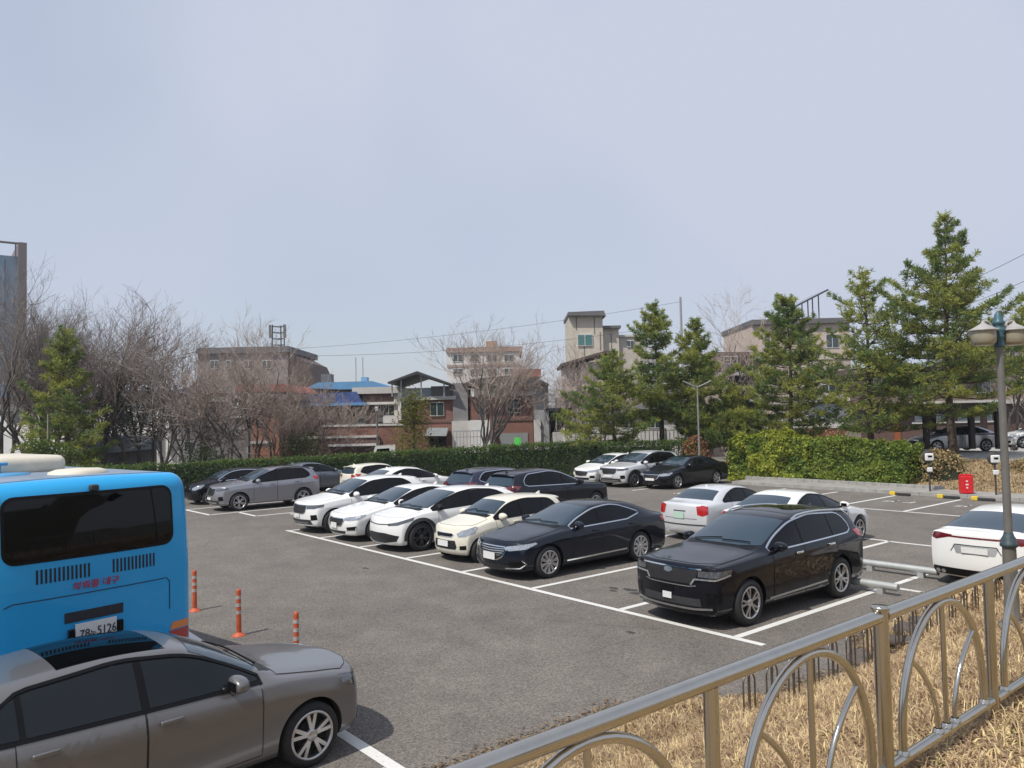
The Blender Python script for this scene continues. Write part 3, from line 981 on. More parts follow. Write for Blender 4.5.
def r_kfive(c, W, xf, xr):
    z = c['zt'] - .06
    return [('taillight', TAILD, radians(180 - 35), [(xr + .02, W * .50, z - .02), (xr + .10, W * .80, z + .005), (xr + .40, W * .97, z - .02), (xr + .34, W * .97, z - .075), (xr + .10, W * .84, z - .135), (xr + .02, W * .55, z - .06)], True, .007),
            ('light_bar', TAILD, 'rear', [(-W * .55, z - .035), (W * .55, z - .035), (W * .55, z - .065), (-W * .55, z - .065)], False, .007),
            ('plate_recess', SILVER, 'rear', [(-.40, z - .20), (.40, z - .20), (.34, z - .36), (-.34, z - .36)], False, .002),
            ('~plate_recess_edge', TRIM, 'rear', [(-.44, z - .33), (-.36, z - .19), (.36, z - .19), (.44, z - .33)], False, .005, .014),
            ('bumper_intake', TRIM, 'rear', [(-W * .92, c['zs'] + .03), (W * .92, c['zs'] + .03), (W * .86, c['zs'] + .17), (W * .5, c['zs'] + .11), (-W * .5, c['zs'] + .11), (-W * .86, c['zs'] + .17)], False, .006)] + \
        [('exhaust_tip', CHROME, 'rear', [(s_ * (W * .70 + q) + .045 * cos(a), c['zs'] + .085 + .035 * sin(a)) for a in [2 * pi * i / 14 for i in range(14)]], False, .014) for s_ in (1, -1) for q in (-.05, .06)]


def r_silver(c, W, xf, xr):
    z = c['zt'] - .05
    return [('taillight', TAIL, radians(180 - 38), [(xr + .05, W * .66, z - .02), (xr + .10, W * .84, z + .01), (xr + .22, W * .96, z - .02), (xr + .20, W * .97, z - .22), (xr + .08, W * .86, z - .27), (xr + .04, W * .70, z - .24)], True, .008),
            ('boot_lid_gap', GAP, 'rear', [(-W * .62, z - .36), (W * .62, z - .36), (W * .62, z - .348), (-W * .62, z - .348)], False, .004),
            ('plate_recess', PLAST, 'rear', [(-.20, z - .14), (.20, z - .14), (.20, z - .17), (-.20, z - .17)], False, .006),
            ('~bumper_strip', PLAST, 'rear', [(-W * .88, .46), (W * .88, .46)], False, .010, .03)]


def make_fleet():
    # near row, from the bank to the far end
    car_at('suv', 'black three-row SUV with roof rails and chrome window line, nearest the steel railing', 'SUV', -1.13, .80, YAW_F - .018, BLACKP, G1, KSUV,
           L=4.81, W=1.9, H=1.675, wb=2.815, fo=.935, R=.37, rim=.255, zn=1.0, xc=-.42, zc=1.14, xrf=-1.46, zrf=1.60, xp=-2.1, xrr=-3.5, zrr=1.59, xd=-3.76, zd=1.16, belt=(1.07, 1.13), yr=.69, xb=-1.62, xcp=-2.62, fcurve=.21, nose=(-.06, -.01, .0, .01, -.035), k_nose=.6, k_bonnet=.55, k_side=.75,
           rails='chrome', clad=False, sillchrome=True, front=f_sorento, spokes=5, chrome_h=True, mirror=BLACKP, sunroof=(-1.72, -2.5), pf=(.18, .10), pfy=-.02, plate_f=.50, crease=1, kick=.14, cp=.34)
    car_at('sedan', 'large black sedan with chrome window line and ribbed grille, next to the ivory hatchback', 'car', -6.17, .98, YAW_F - .022, NAVY, G1, KSED,
           L=4.93, H=1.47, wb=2.845, fo=.94, R=.345, rim=.245, zn=.78, zc=1.01, xc=-.42, xrf=-1.52, zrf=1.42, xp=-2.05, xrr=-2.78, zrr=1.40, xd=-3.60, zd=1.08, zt=1.04, belt=(.94, 1.0), front=f_grandeur, sillchrome=True, spokes=10, pf=(.40, .15), plate_f=.50, kick=.06, cp=.30, xcp=-2.72)
    car_at('hatchback', 'small ivory hatchback with large clear headlights, between white crossover and black sedan', 'car', -8.52, 1.05, YAW_F, IVORY, G1, KHAT, front=f_hatch, rear=None, spokes=8, twin=False, chrome_dlo='black', pf=(.42, .14), plate_f=.46)
    car_at('crossover', 'white electric crossover with black wheel arches and thin dark headlights', 'car', -11.10, .92, YAW_F - .01, WHITE, G1, KSUV,
           L=4.68, W=1.88, H=1.55, wb=2.9, fo=.845, R=.37, rim=.27, zn=.84, xc=-.10, zc=1.03, xrf=-1.35, zrf=1.49, xp=-1.85, xrr=-3.0, zrr=1.46, xd=-3.55, zd=1.15, zt=1.08, belt=(.98, 1.10), yr=.62, zs=.19, xb=-1.62, xcp=-2.6, front=f_ev, rails=False, chrome_dlo='black', alloy=ALLOYD, mirror=TRIM, cp=.34, plate_f=0, spokes=5, dlo_top=.09)
    car_at('sedan', 'white sedan with a hexagonal chrome-edged grille, between two white crossovers', 'car', -13.52, .98, YAW_F, WHITE, G1, KSED, front=f_sonata, pf=(.34, .15), plate_f=.47, chrome_dlo='black', spokes=5)
    car_at('suv', 'white coupe-backed SUV with dark grille at the far end of the front line', 'SUV', -15.92, .84, YAW_F, WHITE, G1, KSUV, L=4.67, W=1.9, H=1.63, wb=2.85, fo=.84, zn=.92, xrr=-3.05, zrr=1.56, xd=-3.55, zd=1.17, rails=False, clad=False, cp=.40, kick=.16, plate_f=.55, pf=(.3, .1), spokes=5, chrome_dlo='black')
    # middle row, tails to the near row
    n = YAW_N
    car_at('sedan', 'white sedan seen from behind with slim dark red light bar, beside the lamp post', 'car', 1.28, 5.85 + 3.97, n, WHITE, G2, KSED, L=4.905, H=1.445, wb=2.85, fo=.93, W=1.86, rear=r_kfive, zd=1.10, zt=1.08, xd=-3.62, xrr=-2.62, zrr=1.38, pr=(.46, .11), plate_r=.74, chrome_dlo='black', rglass=GLASSB)
    car_at('sedan', 'white sedan with black side glass, nose towards the kerb, behind the black SUV', 'car', -3.82, 6.05 + 3.75, n, WHITE, G2, KSED, L=4.7, xrr=-2.6, zrr=1.40, xd=-3.3, chrome_dlo='black', mirror=WHITE, rglass=GLASSB)
    car_at('sedan', 'old silver sedan with upright red tail lamps and pale green plate', 'car', -6.40, 6.75 + 3.56, n, SILVERW, G2, KSED, L=4.48, W=1.72, H=1.43, wb=2.6, fo=.88, R=.31, rim=.20, xrf=-1.30, zrf=1.37, xp=-1.8, xrr=-2.45, zrr=1.36, xd=-3.05, zd=1.04, zt=1.02, belt=(.92, .98), rear=r_silver, pr=(.335, .17), prm=PLATEG, plate_r=.70, rglass=GLASSB, chrome_dlo='black', spokes=7, twin=False)
    car_at('suv', 'blue-black three-row SUV with chrome line over the rear quarter glass, behind white crossover', 'SUV', -13.3, 5.75 + 3.87, n, NAVY, G2, KSUV, L=4.81, W=1.9, H=1.69, wb=2.815, fo=.935, R=.37, zn=.97, xc=-.42, zc=1.14, xrf=-1.48, zrf=1.60, xrr=-3.45, zrr=1.60, xd=-3.74, zd=1.16, belt=(1.06, 1.13), rails=False, clad=False, kick=.14, cp=.34, rglass=GLASSB, tm=TAILD)
    car_at('suv', 'deep navy SUV with a sloping tailgate, left of the blue-black one in the middle row', 'SUV', -15.75, 5.9 + 3.7, n, NAVY2, G2, KSUV, rails=False, clad=False, H=1.64, rglass=GLASSB, tm=TAILD)
    car_at('sedan', 'white sedan with arched black side windows, roof showing over white SUV', 'car', -21.6, 5.4 + 3.75, n, WHITE, G2, KSED, L=4.7, mirror=WHITE, chrome_dlo='black', rglass=GLASSB)
    car_at('hatchback', 'ivory hatchback turned tail on beside the slate blue sedan', 'car', -25.0, 6.3 + 2.98, n, IVORY, G2, KHAT, spokes=8, twin=False, chrome_dlo='black', rglass=GLASSB)
    car_at('sedan', 'slate blue sedan behind the grey SUV, close to the hedge', 'car', -29.2, 8.3, n, SLATE, G2, KSED, chrome_dlo='black')
    # far left bay
    car_at('suv', 'grey compact SUV with roof rails parked before the long hedge', 'SUV', -24.25, .95, YAW_F - .015, GREYB, 'cars parked at the far left', KSUV, L=4.44, W=1.855, H=1.635, wb=2.64, fo=.90, R=.35, xrr=-3.1, xd=-3.4, plate_f=.5, clad=False, chrome_dlo='black', pf=(.4, .1))
    car_at('hatchback', 'small black car with rounded headlight half hidden by the grey SUV', 'car', -27.6, .9, YAW_F, BLACKP, 'cars parked at the far left', KHAT, L=3.9, W=1.68, wb=2.5, fo=.72, front=f_hatch, plate_f=0)
    # along the back hedge
    car_at('hatchback', 'white five-door liftback parked first in the line by the hedge', 'car', -20.85, 18.0, YAW_F, WHITE, G3, KSED, L=4.46, W=1.745, H=1.49, wb=2.7, fo=.9, R=.315, xc=-.18, zc=1.0, xrf=-1.25, zrf=1.42, xp=-1.75, xrr=-2.8, zrr=1.38, xd=-3.4, zd=1.14, zt=1.08, plate_f=0, chrome_dlo='black')
    car_at('suv', 'silver SUV with roof rails between the white liftback and black sedan', 'SUV', -18.65, 17.7, YAW_F, SILVERW, G3, KSUV, plate_f=.55, chrome_dlo='black', rails='chrome')
    car_at('sedan', 'black sedan at the end of the hedge line beside yellow-green shrubs', 'car', -16.5, 18.2, YAW_F, BLACKP, G3, KSED, L=5.03, W=1.88, wb=2.895, fo=.92, H=1.46, chrome_dlo='black', plate_f=.46)
    # the near car in the foreground bay
    make_car('hatchback', 'grey metallic five-door hatchback with glass sunroof, nose towards the orange posts', 'car', (-2.70, 8.57, 0), .80, GREYM, None, **spec(KHAT,
             L=4.255, W=1.79, H=1.485, wb=2.637, fo=.86, R=.318, rim=.235, w=.215, zn=.79, xc=-.36, zc=1.0, xrf=-1.16, zrf=1.415, xp=-1.75, xrr=-3.02, zrr=1.385, xd=-3.29, zd=1.0, zt=.94, belt=(.93, .99), yr=.57, xb=-1.60, xcp=-2.52, cp=.36, kick=.02,
             front=f_golf, hdl='suv', seamw=.008, mirx=.30, spokes=5, twin=True, chrome_dlo='black', sunroof=(-1.30, -2.2), plate_f=.45, fcurve=.31, dlo_top=.095, k_side=.85, k_bonnet=.5, glass=GLASSN, nose=(-.07, -.01, 0, 0, -.07)))
# ------------------------------------------------------------------ ground, markings, bank
def asphalt_mat():
    m = mat('worn_asphalt', (.1, .1, .1), .9)
    nt = m.node_tree; N, L = nt.nodes, nt.links
    p = N['Principled BSDF']; p.inputs['Specular IOR Level'].default_value = .25
    tc = N.new('ShaderNodeTexCoord')

    def noise(sc, det=6, rough=.6):
        n = N.new('ShaderNodeTexNoise'); n.inputs['Scale'].default_value = sc; n.inputs['Detail'].default_value = det; n.inputs['Roughness'].default_value = rough
        L.new(tc.outputs['Object'], n.inputs['Vector']); return n

    def ramp(src, a, b, ca, cb):
        r = N.new('ShaderNodeValToRGB'); r.color_ramp.elements[0].position = a; r.color_ramp.elements[1].position = b
        r.color_ramp.elements[0].color = (*ca, 1); r.color_ramp.elements[1].color = (*cb, 1)
        L.new(src, r.inputs[0]); return r

    def mix(mode, f, a, b):
        x = N.new('ShaderNodeMix'); x.data_type = 'RGBA'; x.blend_type = mode
        if isinstance(f, float): x.inputs['Factor'].default_value = f
        else: L.new(f, x.inputs['Factor'])
        for s, k in ((a, 'A'), (b, 'B')):
            if isinstance(s, tuple): x.inputs[k].default_value = (*s, 1)
            else: L.new(s, x.inputs[k])
        return x.outputs['Result']
    big = ramp(noise(.16, 8, .65).outputs['Fac'], .35, .66, (.143, .130, .119), (.184, .168, .153))
    mid = ramp(noise(1.3, 6).outputs['Fac'], .3, .72, (.86, .86, .86), (1.11, 1.10, 1.09))
    c = mix('MULTIPLY', 1.0, big.outputs[0], mid.outputs[0])
    vor = N.new('ShaderNodeTexVoronoi'); vor.inputs['Scale'].default_value = 62
    L.new(tc.outputs['Object'], vor.inputs['Vector'])
    sepc = N.new('ShaderNodeSeparateColor'); L.new(vor.outputs['Color'], sepc.inputs[0])
    grit = ramp(sepc.outputs[0], .05, .98, (.55, .54, .53), (1.55, 1.52, 1.46))
    c = mix('MULTIPLY', .8, c, grit.outputs[0])
    # stains: oil under the bays, a few pale dried puddles
    st = ramp(noise(.55, 4, .5).outputs['Fac'], .62, .76, (1, 1, 1), (.66, .65, .65))
    c = mix('MULTIPLY', .5, c, st.outputs[0])
    pale = ramp(noise(.33, 9, .72).outputs['Fac'], .60, .74, (0, 0, 0), (1, 1, 1))
    pf = N.new('ShaderNodeMath'); pf.operation = 'MULTIPLY'; pf.inputs[1].default_value = .22; L.new(pale.outputs[0], pf.inputs[0])
    c = mix('MIX', pf.outputs[0], c, (.30, .28, .25))
    # fine cracks
    v2 = N.new('ShaderNodeTexVoronoi'); v2.feature = 'DISTANCE_TO_EDGE'; v2.inputs['Scale'].default_value = .33
    wob = N.new('ShaderNodeMix'); wob.data_type = 'RGBA'; wob.inputs['Factor'].default_value = .12
    L.new(tc.outputs['Object'], wob.inputs['A']); L.new(noise(2.2, 5).outputs['Color'], wob.inputs['B'])
    L.new(wob.outputs['Result'], v2.inputs['Vector'])
    cr = ramp(v2.outputs['Distance'], 0.0, .0035, (.62, .62, .62), (1, 1, 1))
    gate = ramp(noise(.11, 2).outputs['Fac'], .52, .60, (0, 0, 0), (1, 1, 1))
    c = mix('MULTIPLY', gate.outputs[0], c, cr.outputs[0])
    L.new(c, p.inputs['Base Color'])
    bp = N.new('ShaderNodeBump'); bp.inputs['Strength'].default_value = .55; bp.inputs['Distance'].default_value = .012
    L.new(vor.outputs['Distance'], bp.inputs['Height']); L.new(bp.outputs[0], p.inputs['Normal'])
    return m


def line_mat():
    m = mat('road_paint_white', (.62, .61, .58), .75)
    nt = m.node_tree; N, L = nt.nodes, nt.links
    p = N['Principled BSDF']
    tc = N.new('ShaderNodeTexCoord')
    n = N.new('ShaderNodeTexNoise'); n.inputs['Scale'].default_value = 24; n.inputs['Detail'].default_value = 8; n.inputs['Roughness'].default_value = .75
    L.new(tc.outputs['Object'], n.inputs['Vector'])
    n2 = N.new('ShaderNodeTexNoise'); n2.inputs['Scale'].default_value = 1.1; n2.inputs['Detail'].default_value = 3
    L.new(tc.outputs['Object'], n2.inputs['Vector'])
    ad = N.new('ShaderNodeMath'); ad.operation = 'MULTIPLY_ADD'; ad.inputs[1].default_value = .45
    L.new(n2.outputs['Fac'], ad.inputs[0]); L.new(n.outputs['Fac'], ad.inputs[2])
    r = N.new('ShaderNodeValToRGB'); r.color_ramp.elements[0].position = .45; r.color_ramp.elements[1].position = .64
    r.color_ramp.elements[0].color = (.26, .25, .235, 1); r.color_ramp.elements[1].color = (.66, .65, .62, 1)
    L.new(ad.outputs[0], r.inputs[0]); L.new(r.outputs[0], p.inputs['Base Color'])
    return m


BANK_S0, BANK_S1, BANK_Z = .66, 5.45, 1.74
FOOT = [(-30, .80), (-3.3, .74), (-2.5, 1.25), (-1.8, 1.75), (.3, 1.95), (1.2, 1.35), (2.5, .95), (60, .95)]
def foot(t): return pl(FOOT, t)


def bank_z(s, t):
    """height of the grassed bank between the bays and the upper path"""
    f = foot(t)
    if s <= f: return -.02
    n = mnoise.noise(Vector((s * .7, t * .5, 3.1))) * .09 * min(1, (s - f) * 1.2) * (1 if s < 5 else max(.15, 1 - (s - 5) * 1.5))
    z = pl([(f, .0), (f + .12, .05), (max(f + .3, 2.15), .05 + .10 * (2.15 - f)), (BANK_S1, BANK_Z), (90, BANK_Z)], s)
    return z + n


def straw(n, place, hmin, hmax, seed, lay=.9, w=.006):
    """dry blades, each its own little bent strip"""
    r = random.Random(seed)
    mb = MB()
    for _ in range(n):
        q = place(r)
        if q is None: continue
        p, sc = q
        a = r.uniform(0, 2 * pi); h = r.uniform(hmin, hmax) * sc
        tilt = r.betavariate(2, 1.4) * lay * 1.5
        d = Vector((cos(a) * sin(tilt), sin(a) * sin(tilt), cos(tilt)))
        s = Vector((-sin(a), cos(a), 0)) * w * r.uniform(.6, 1.5) * max(1, sc)
        m_ = p + d * h * .55
        d2 = (d + Vector((cos(a) * .5, sin(a) * .5, -.55))).normalized()
        e = m_ + d2 * h * .5
        b = len(mb.v)
        mb.v += [tuple(p - s), tuple(p + s), tuple(m_ + s * .7), tuple(m_ - s * .7), tuple(e)]
        mb.face((b, b + 1, b + 2, b + 3)); mb.face((b + 3, b + 2, b + 4))
    return mb


def make_ground():
    A = asphalt_mat()
    soil = mat('dry_soil', (.16, .125, .085), .95, var=.4, scale=2.5, bump=.6, bscale=30)
    conc = mat('old_concrete', (.33, .32, .30), .85, var=.22, scale=3, bump=.3, bscale=40)
    g = MB(); g.quad((-900, -300, -.03), (900, -300, -.03), (900, 1600, -.03), (-900, 1600, -.03))
    tag(g.build('ground', mat('beaten_ground', (.17, .155, .135), .95, var=.25, scale=.2), ), kind='structure')
    # the car park: one asphalt sheet
    g = MB()
    c = [site(-44, -40), site(2, -40), site(2, 22.0), site(9, 21.6), site(30, 21.2), site(30, 24.0), site(-4, 24.0), site(-17, 24.0), site(-30, 15.0), site(-44, 8)]
    b = len(g.v)
    pts = [site(-46, -40), site(30, -40), site(30, 22.2), site(-14.4, 24.2), site(-18, 22.0), site(-40, 12)]
    g.v += [(p.x, p.y, 0) for p in pts]; g.face(range(len(pts)))
    tag(g.build('car_park_surface', A), kind='structure')
    # painted bays
    lm = MB()
    w = .064

    def line(s0, t0, s1, t1, hw=w):
        a, b_ = Vector((s0, t0)), Vector((s1, t1))
        n = (b_ - a).normalized(); n = Vector((-n.y, n.x)) * hw
        lm.quad(*[site(q.x, q.y, .004) for q in (a + n, b_ + n, b_ - n, a - n)])
    line(-16.70, 0, .52, 0)
    for i in range(8):
        s = -2.4 * i if i < 7 else -16.58
        line(s, .056, s, 5.02 if i else 4.94)
    line(0, 5.08, 0, 6.05)
    line(-16.6, 5.02, .75, 5.02) if False else None
    line(-16.62, 5.04, -.06, 5.04); line(.06, 5.04, .62, 5.04)
    line(-31, 10.32, -2.46, 10.32); line(-2.40, 10.27, .9, 10.24)
    for i in range(13): line(-2.4 * i - 0.0, 10.26, -2.4 * i, 5.12 if i else 6.1)
    line(2.4, 10.2, 2.4, 6.0)
    line(-14.5, 16.55, 3.5, 16.42)
    for i in range(8): line(-2.4 * i + .0, 16.4 if i > 5 else 16.52, -2.4 * i, 21.2)
    line(-25.9, -.45, -22.9, -.35); line(-23.2, .75, -21.2, .74); line(-23.0, -.35, -23.1, 4.0); line(-21.2, .80, -21.2, 5.0); line(-25.6, -.4, -25.6, 4.6)
    line(-20.9, 1.95, -18.0, 2.05)
    line(-11, -6.2, .6, -6.2, .07)
    for s in (.34, -2.2, -9.6): line(s, -6.28, s, -11, .07)
    lm_ = lm.build('bay_marking', line_mat()); tag(lm_, kind='structure')
    # small printed letters in the bays by the kerb
    lt = MB()
    for s0 in (-6.2, -3.7):
        for k, (du, dv, l) in enumerate(((0, 0, .5), (.35, 0, .5), (0, .25, .35), (.35, .25, .35), (.7, .1, .5), (1.0, 0, .5))):
            a, b_ = (s0 - .5 + du, 19.0 + dv), (s0 - .5 + du + (.0 if k % 2 else .25), 19.0 + dv + (l if k % 2 else 0))
            n = Vector((b_[0] - a[0], b_[1] - a[1])).normalized(); n = Vector((-n.y, n.x)) * .04
            lt.quad(*[site(q[0] + sg * n.x, q[1] + sg * n.y, .004) for q, sg in ((a, 1), (b_, 1), (b_, -1), (a, -1))])
    tag(lt.build('bay_lettering', line_mat()), kind='structure')
    # oil drips left in the bays
    om = mat('oil_stain_dark', (.045, .040, .037), .6, var=.3, scale=14)
    r = random.Random(14); og = MB()
    for (s0, t0, q) in ((-3.35, 1.35, .10), (-3.05, 1.20, .07), (-3.65, 1.22, .06), (-3.5, 1.05, .05), (-2.85, 1.42, .05), (-3.2, 3.6, .12), (-9.2, -1.3, .06), (-1.3, -.9, .05), (-4.6, 12.4, .12), (-9.4, 13.1, .10)):
        pts = []
        for i in range(18):
            a = 2 * pi * i / 18; k = q * (1 + .5 * mnoise.noise(Vector((cos(a) * 1.3, sin(a) * 1.3, s0 * 3 + t0)))) * r.uniform(.85, 1.15)
            pts.append(site(s0 + 1.8 * k * cos(a), t0 + k * sin(a), .004))
        og.quad(*pts)
    tag(og.build('oil_stain', om), kind='structure')
    # bank and upper path
    bm = MB(); bm.smooth = True
    S_ = [BANK_S0 - .06 + (BANK_S1 + .55 - BANK_S0) * i / 36 for i in range(37)] + [6.6, 7.6, 9, 14, 40]
    T_ = [-24 + i * .45 for i in range(91)]
    b = len(bm.v)
    for t in T_:
        for s in S_:
            p = site(s, t, bank_z(s, t))
            bm.v.append(tuple(p))
    ns = len(S_)
    for i in range(len(T_) - 1):
        for j in range(ns - 1):
            bm.face((b + i * ns + j, b + (i + 1) * ns + j, b + (i + 1) * ns + j + 1, b + i * ns + j + 1))
    dead = mat('dead_turf', (.17, .115, .065), .95, col2=(.34, .25, .14), scale=3.2, bump=.8, bscale=45)
    tag(bm.build('grass_bank', dead), kind='structure')
    STRAW = mat('straw', (.54, .39, .225), .8, island=.55, trans=.2)
    STRAWG = mat('greening_turf', (.30, .27, .09), .7, island=.35, trans=.25)

    def near(r):
        t = r.uniform(-8.6, 4.0); s = r.uniform(foot(t) + .02, 5.9)
        d = site(s, t); dist = hypot(d.x, d.y)
        if r.random() > min(1, (4.2 / dist) ** 1.3): return None
        cl = mnoise.noise(Vector((s * 2.3, t * 2.3, 0)))
        if cl < -.28 and r.random() < .6: return None
        return site(s, t, bank_z(s, t) - .005), (1.0 + .06 * dist + .5 * max(0, cl)) * min(1, .35 + (s - foot(t)) * 1.2)
    st = straw(210000, near, .04, .11, 5, lay=1.25, w=.0026)
    tag(st.build('dry_grass', STRAW), kind='stuff')

    def matted(r):
        q = near(r)
        if q is None: return None
        p_, k = q
        if mnoise.noise(Vector((p_.x * 1.9, p_.y * 1.9, 5))) + .6 * mnoise.noise(Vector((p_.x * 5, p_.y * 5, 8))) < .06: return None
        return p_ + Vector((0, 0, .015)), k * 1.1
    tag(straw(150000, matted, .04, .11, 15, lay=1.35, w=.0027).build('matted_grass', mat('matted_brown_grass', (.29, .19, .105), .85, island=.5, trans=.15)), kind='stuff')

    def far(r):
        t = r.uniform(3.5, 22); s = r.uniform(foot(t) + .05, 6)
        return site(s, t, bank_z(s, t)), 1.9
    tag(straw(14000, far, .05, .13, 6, w=.009).build('dry_grass', STRAW), kind='stuff')

    def grn(r):
        s = r.uniform(5.5, 8.5); t = r.uniform(-7.5, -1)
        cl = mnoise.noise(Vector((s * 1.6, t * 1.6, 9)))
        if cl < -.05: return None
        return site(s, t, bank_z(s, t)), 1.0
    tag(straw(16000, grn, .03, .08, 8).build('greening_turf', STRAWG), kind='stuff')

    def path_straw(r):
        s = r.uniform(5.5, 7.6); t = r.uniform(-8, -1)
        return site(s, t, bank_z(s, t)), .9
    tag(straw(30000, path_straw, .03, .08, 9).build('dry_grass', STRAW), kind='stuff')
    # litter of broken leaves along the asphalt edge
    lf = MB(); r = random.Random(3)
    for _ in range(5200):
        t = r.uniform(-9, 9); s = foot(t) + .05 - abs(r.gauss(0, .10)) - (.05 if r.random() < .1 else 0)
        p = site(s, t, .012 + r.random() * .02); a = r.uniform(0, 6.3); q = r.uniform(.012, .035)
        u = Vector((cos(a), sin(a), r.uniform(-.4, .4))) * q; v = Vector((-sin(a), cos(a), r.uniform(-.4, .4))) * q * .5
        lf.quad(p - u, p - v, p + u, p + v)
    tag(lf.build('leaf_litter', mat('dead_leaf', (.16, .11, .065), .9, island=.5)), kind='stuff')
    # kerbs along the far edge
    for nm, t0, t1, z, s0, s1 in (('kerb', 21.75, 21.95, .14, -15.2, 30), ('kerb', 23.3, 23.55, .26, -15.5, -6.3)):
        k = MB()
        n = 26
        for i in range(n):
            a, b_ = lerp(s0, s1, i / n), lerp(s0, s1, (i + 1) / n) - .012
            A0, A1 = site(a, t0), site(b_, t0); B0, B1 = site(a, t1), site(b_, t1)
            up = Vector((0, 0, z)); dn = Vector((0, 0, -.02))
            k.quad(A0 + dn, A1 + dn, A1 + up, A0 + up); k.quad(A0 + up, A1 + up, B1 + up, B0 + up); k.quad(B1 + dn, B0 + dn, B0 + up, B1 + up)
            k.quad(A0 + dn, A0 + up, B0 + up, B0 + dn); k.quad(A1 + dn, B1 + dn, B1 + up, A1 + up)
        tag(k.build(nm, conc), kind='structure')
    v = MB(); v.quad(site(-15.2, 21.95, .132), site(30, 21.95, .132), site(30, 23.3, .136), site(-15.2, 23.3, .136))
    tag(v.build('verge', mat('verge_concrete', (.30, .285, .26), .9, var=.25, scale=1.5)), kind='structure')
    # bank behind the kerb on the right, rising to the upper street
    bm = MB(); bm.smooth = True
    T2 = [23.5, 24.2, 25.2, 26.5, 28.0, 29.5, 30.5]; Z2 = [.06, .20, .42, .66, .84, .95, .97]
    S2 = [-9.5 + i * .8 for i in range(52)]
    for s in S2:
        for t, z in zip(T2, Z2):
            p = site(s, t, z + mnoise.noise(Vector((s * .8, t * .8, 1))) * .09 * (t < 29)); bm.v.append(tuple(p))
    for i in range(len(S2) - 1):
        for j in range(6):
            bm.face((i * 7 + j, i * 7 + 7 + j, i * 7 + 8 + j, i * 7 + j + 1))
    tag(bm.build('earth_bank', mat('earth_bank_soil', (.22, .15, .085), .95, col2=(.34, .26, .15), scale=1.2, bump=.6, bscale=20)), kind='structure')

    def hill(r):
        s = r.uniform(-9, 14); t = r.uniform(23.7, 29.5)
        z = pl(list(zip(T2, Z2)), t)
        return site(s, t, z), 1.9
    tag(straw(16000, hill, .05, .13, 12, w=.009).build('dry_weeds', mat('dry_weed', (.38, .27, .145), .8, island=.5, trans=.2)), kind='stuff')
    rd = MB(); rd.quad(site(-14, 30.4, .975), site(34, 30.4, .975), site(34, 38, .975), site(-14, 38, .975))
    for q in ((-14, 30.4), (34, 30.4), (34, 38), (-14, 38)): pass
    a, b_, c_, d_ = (site(-14, 30.4), site(34, 30.4), site(34, 38), site(-14, 38))
    for p, q in ((a, b_), (b_, c_), (c_, d_), (d_, a)):
        rd.quad(p + Vector((0, 0, -.02)), q + Vector((0, 0, -.02)), q + Vector((0, 0, .975)), p + Vector((0, 0, .975)))
    tag(rd.build('upper_street', conc), kind='structure')


def make_reflection_slope():  # unseen dark slope added behind the camera to block low sky reflections
    g = MB(); g.smooth = True
    n, m = 48, 8
    for i in range(n + 1):
        a = radians(185 + 175 * i / n)
        for j in range(m):
            k = j / (m - 1)
            d = 24 + 45 * k
            z = 17 * (1 - (1 - k) ** 2.2) * (.75 + .35 * mnoise.noise(Vector((i * .23, 2, 0))) + .18 * mnoise.noise(Vector((i * .9, j * .8, 4))))
            g.v.append((cos(a) * d, sin(a) * d - 4, z - .1))
    for i in range(n):
        for j in range(m - 1):
            g.face((i * m + j, i * m + m + j, i * m + m + j + 1, i * m + j + 1))
    tag(g.build('hill', mat('reflection_slope_dark', (.05, .055, .03), .95, col2=(.11, .085, .06), scale=.35)), kind='structure')


def make_far_hills():
    g = MB(); g.smooth = True
    n = 90
    for i in range(n + 1):
        a = radians(-20 + 220 * i / n)
        for d, z in ((125, -.5), (150, 4.2), (220, 7), (330, -1)):
            k = 1 + .5 * mnoise.noise(Vector((i * .35, d * .02, 3)))
            g.v.append((cos(a) * d, sin(a) * d, z * k))
    for i in range(n):
        for j in range(3): g.face((i * 4 + j, i * 4 + 4 + j, i * 4 + 5 + j, i * 4 + j + 1))
    tag(g.build('hills', mat('far_wooded_ground', (.13, .135, .11), .95, col2=(.20, .18, .16), scale=.08)), kind='structure')


# ------------------------------------------------------------------ steel railing, guard pipes, lamp, posts
STEEL = None


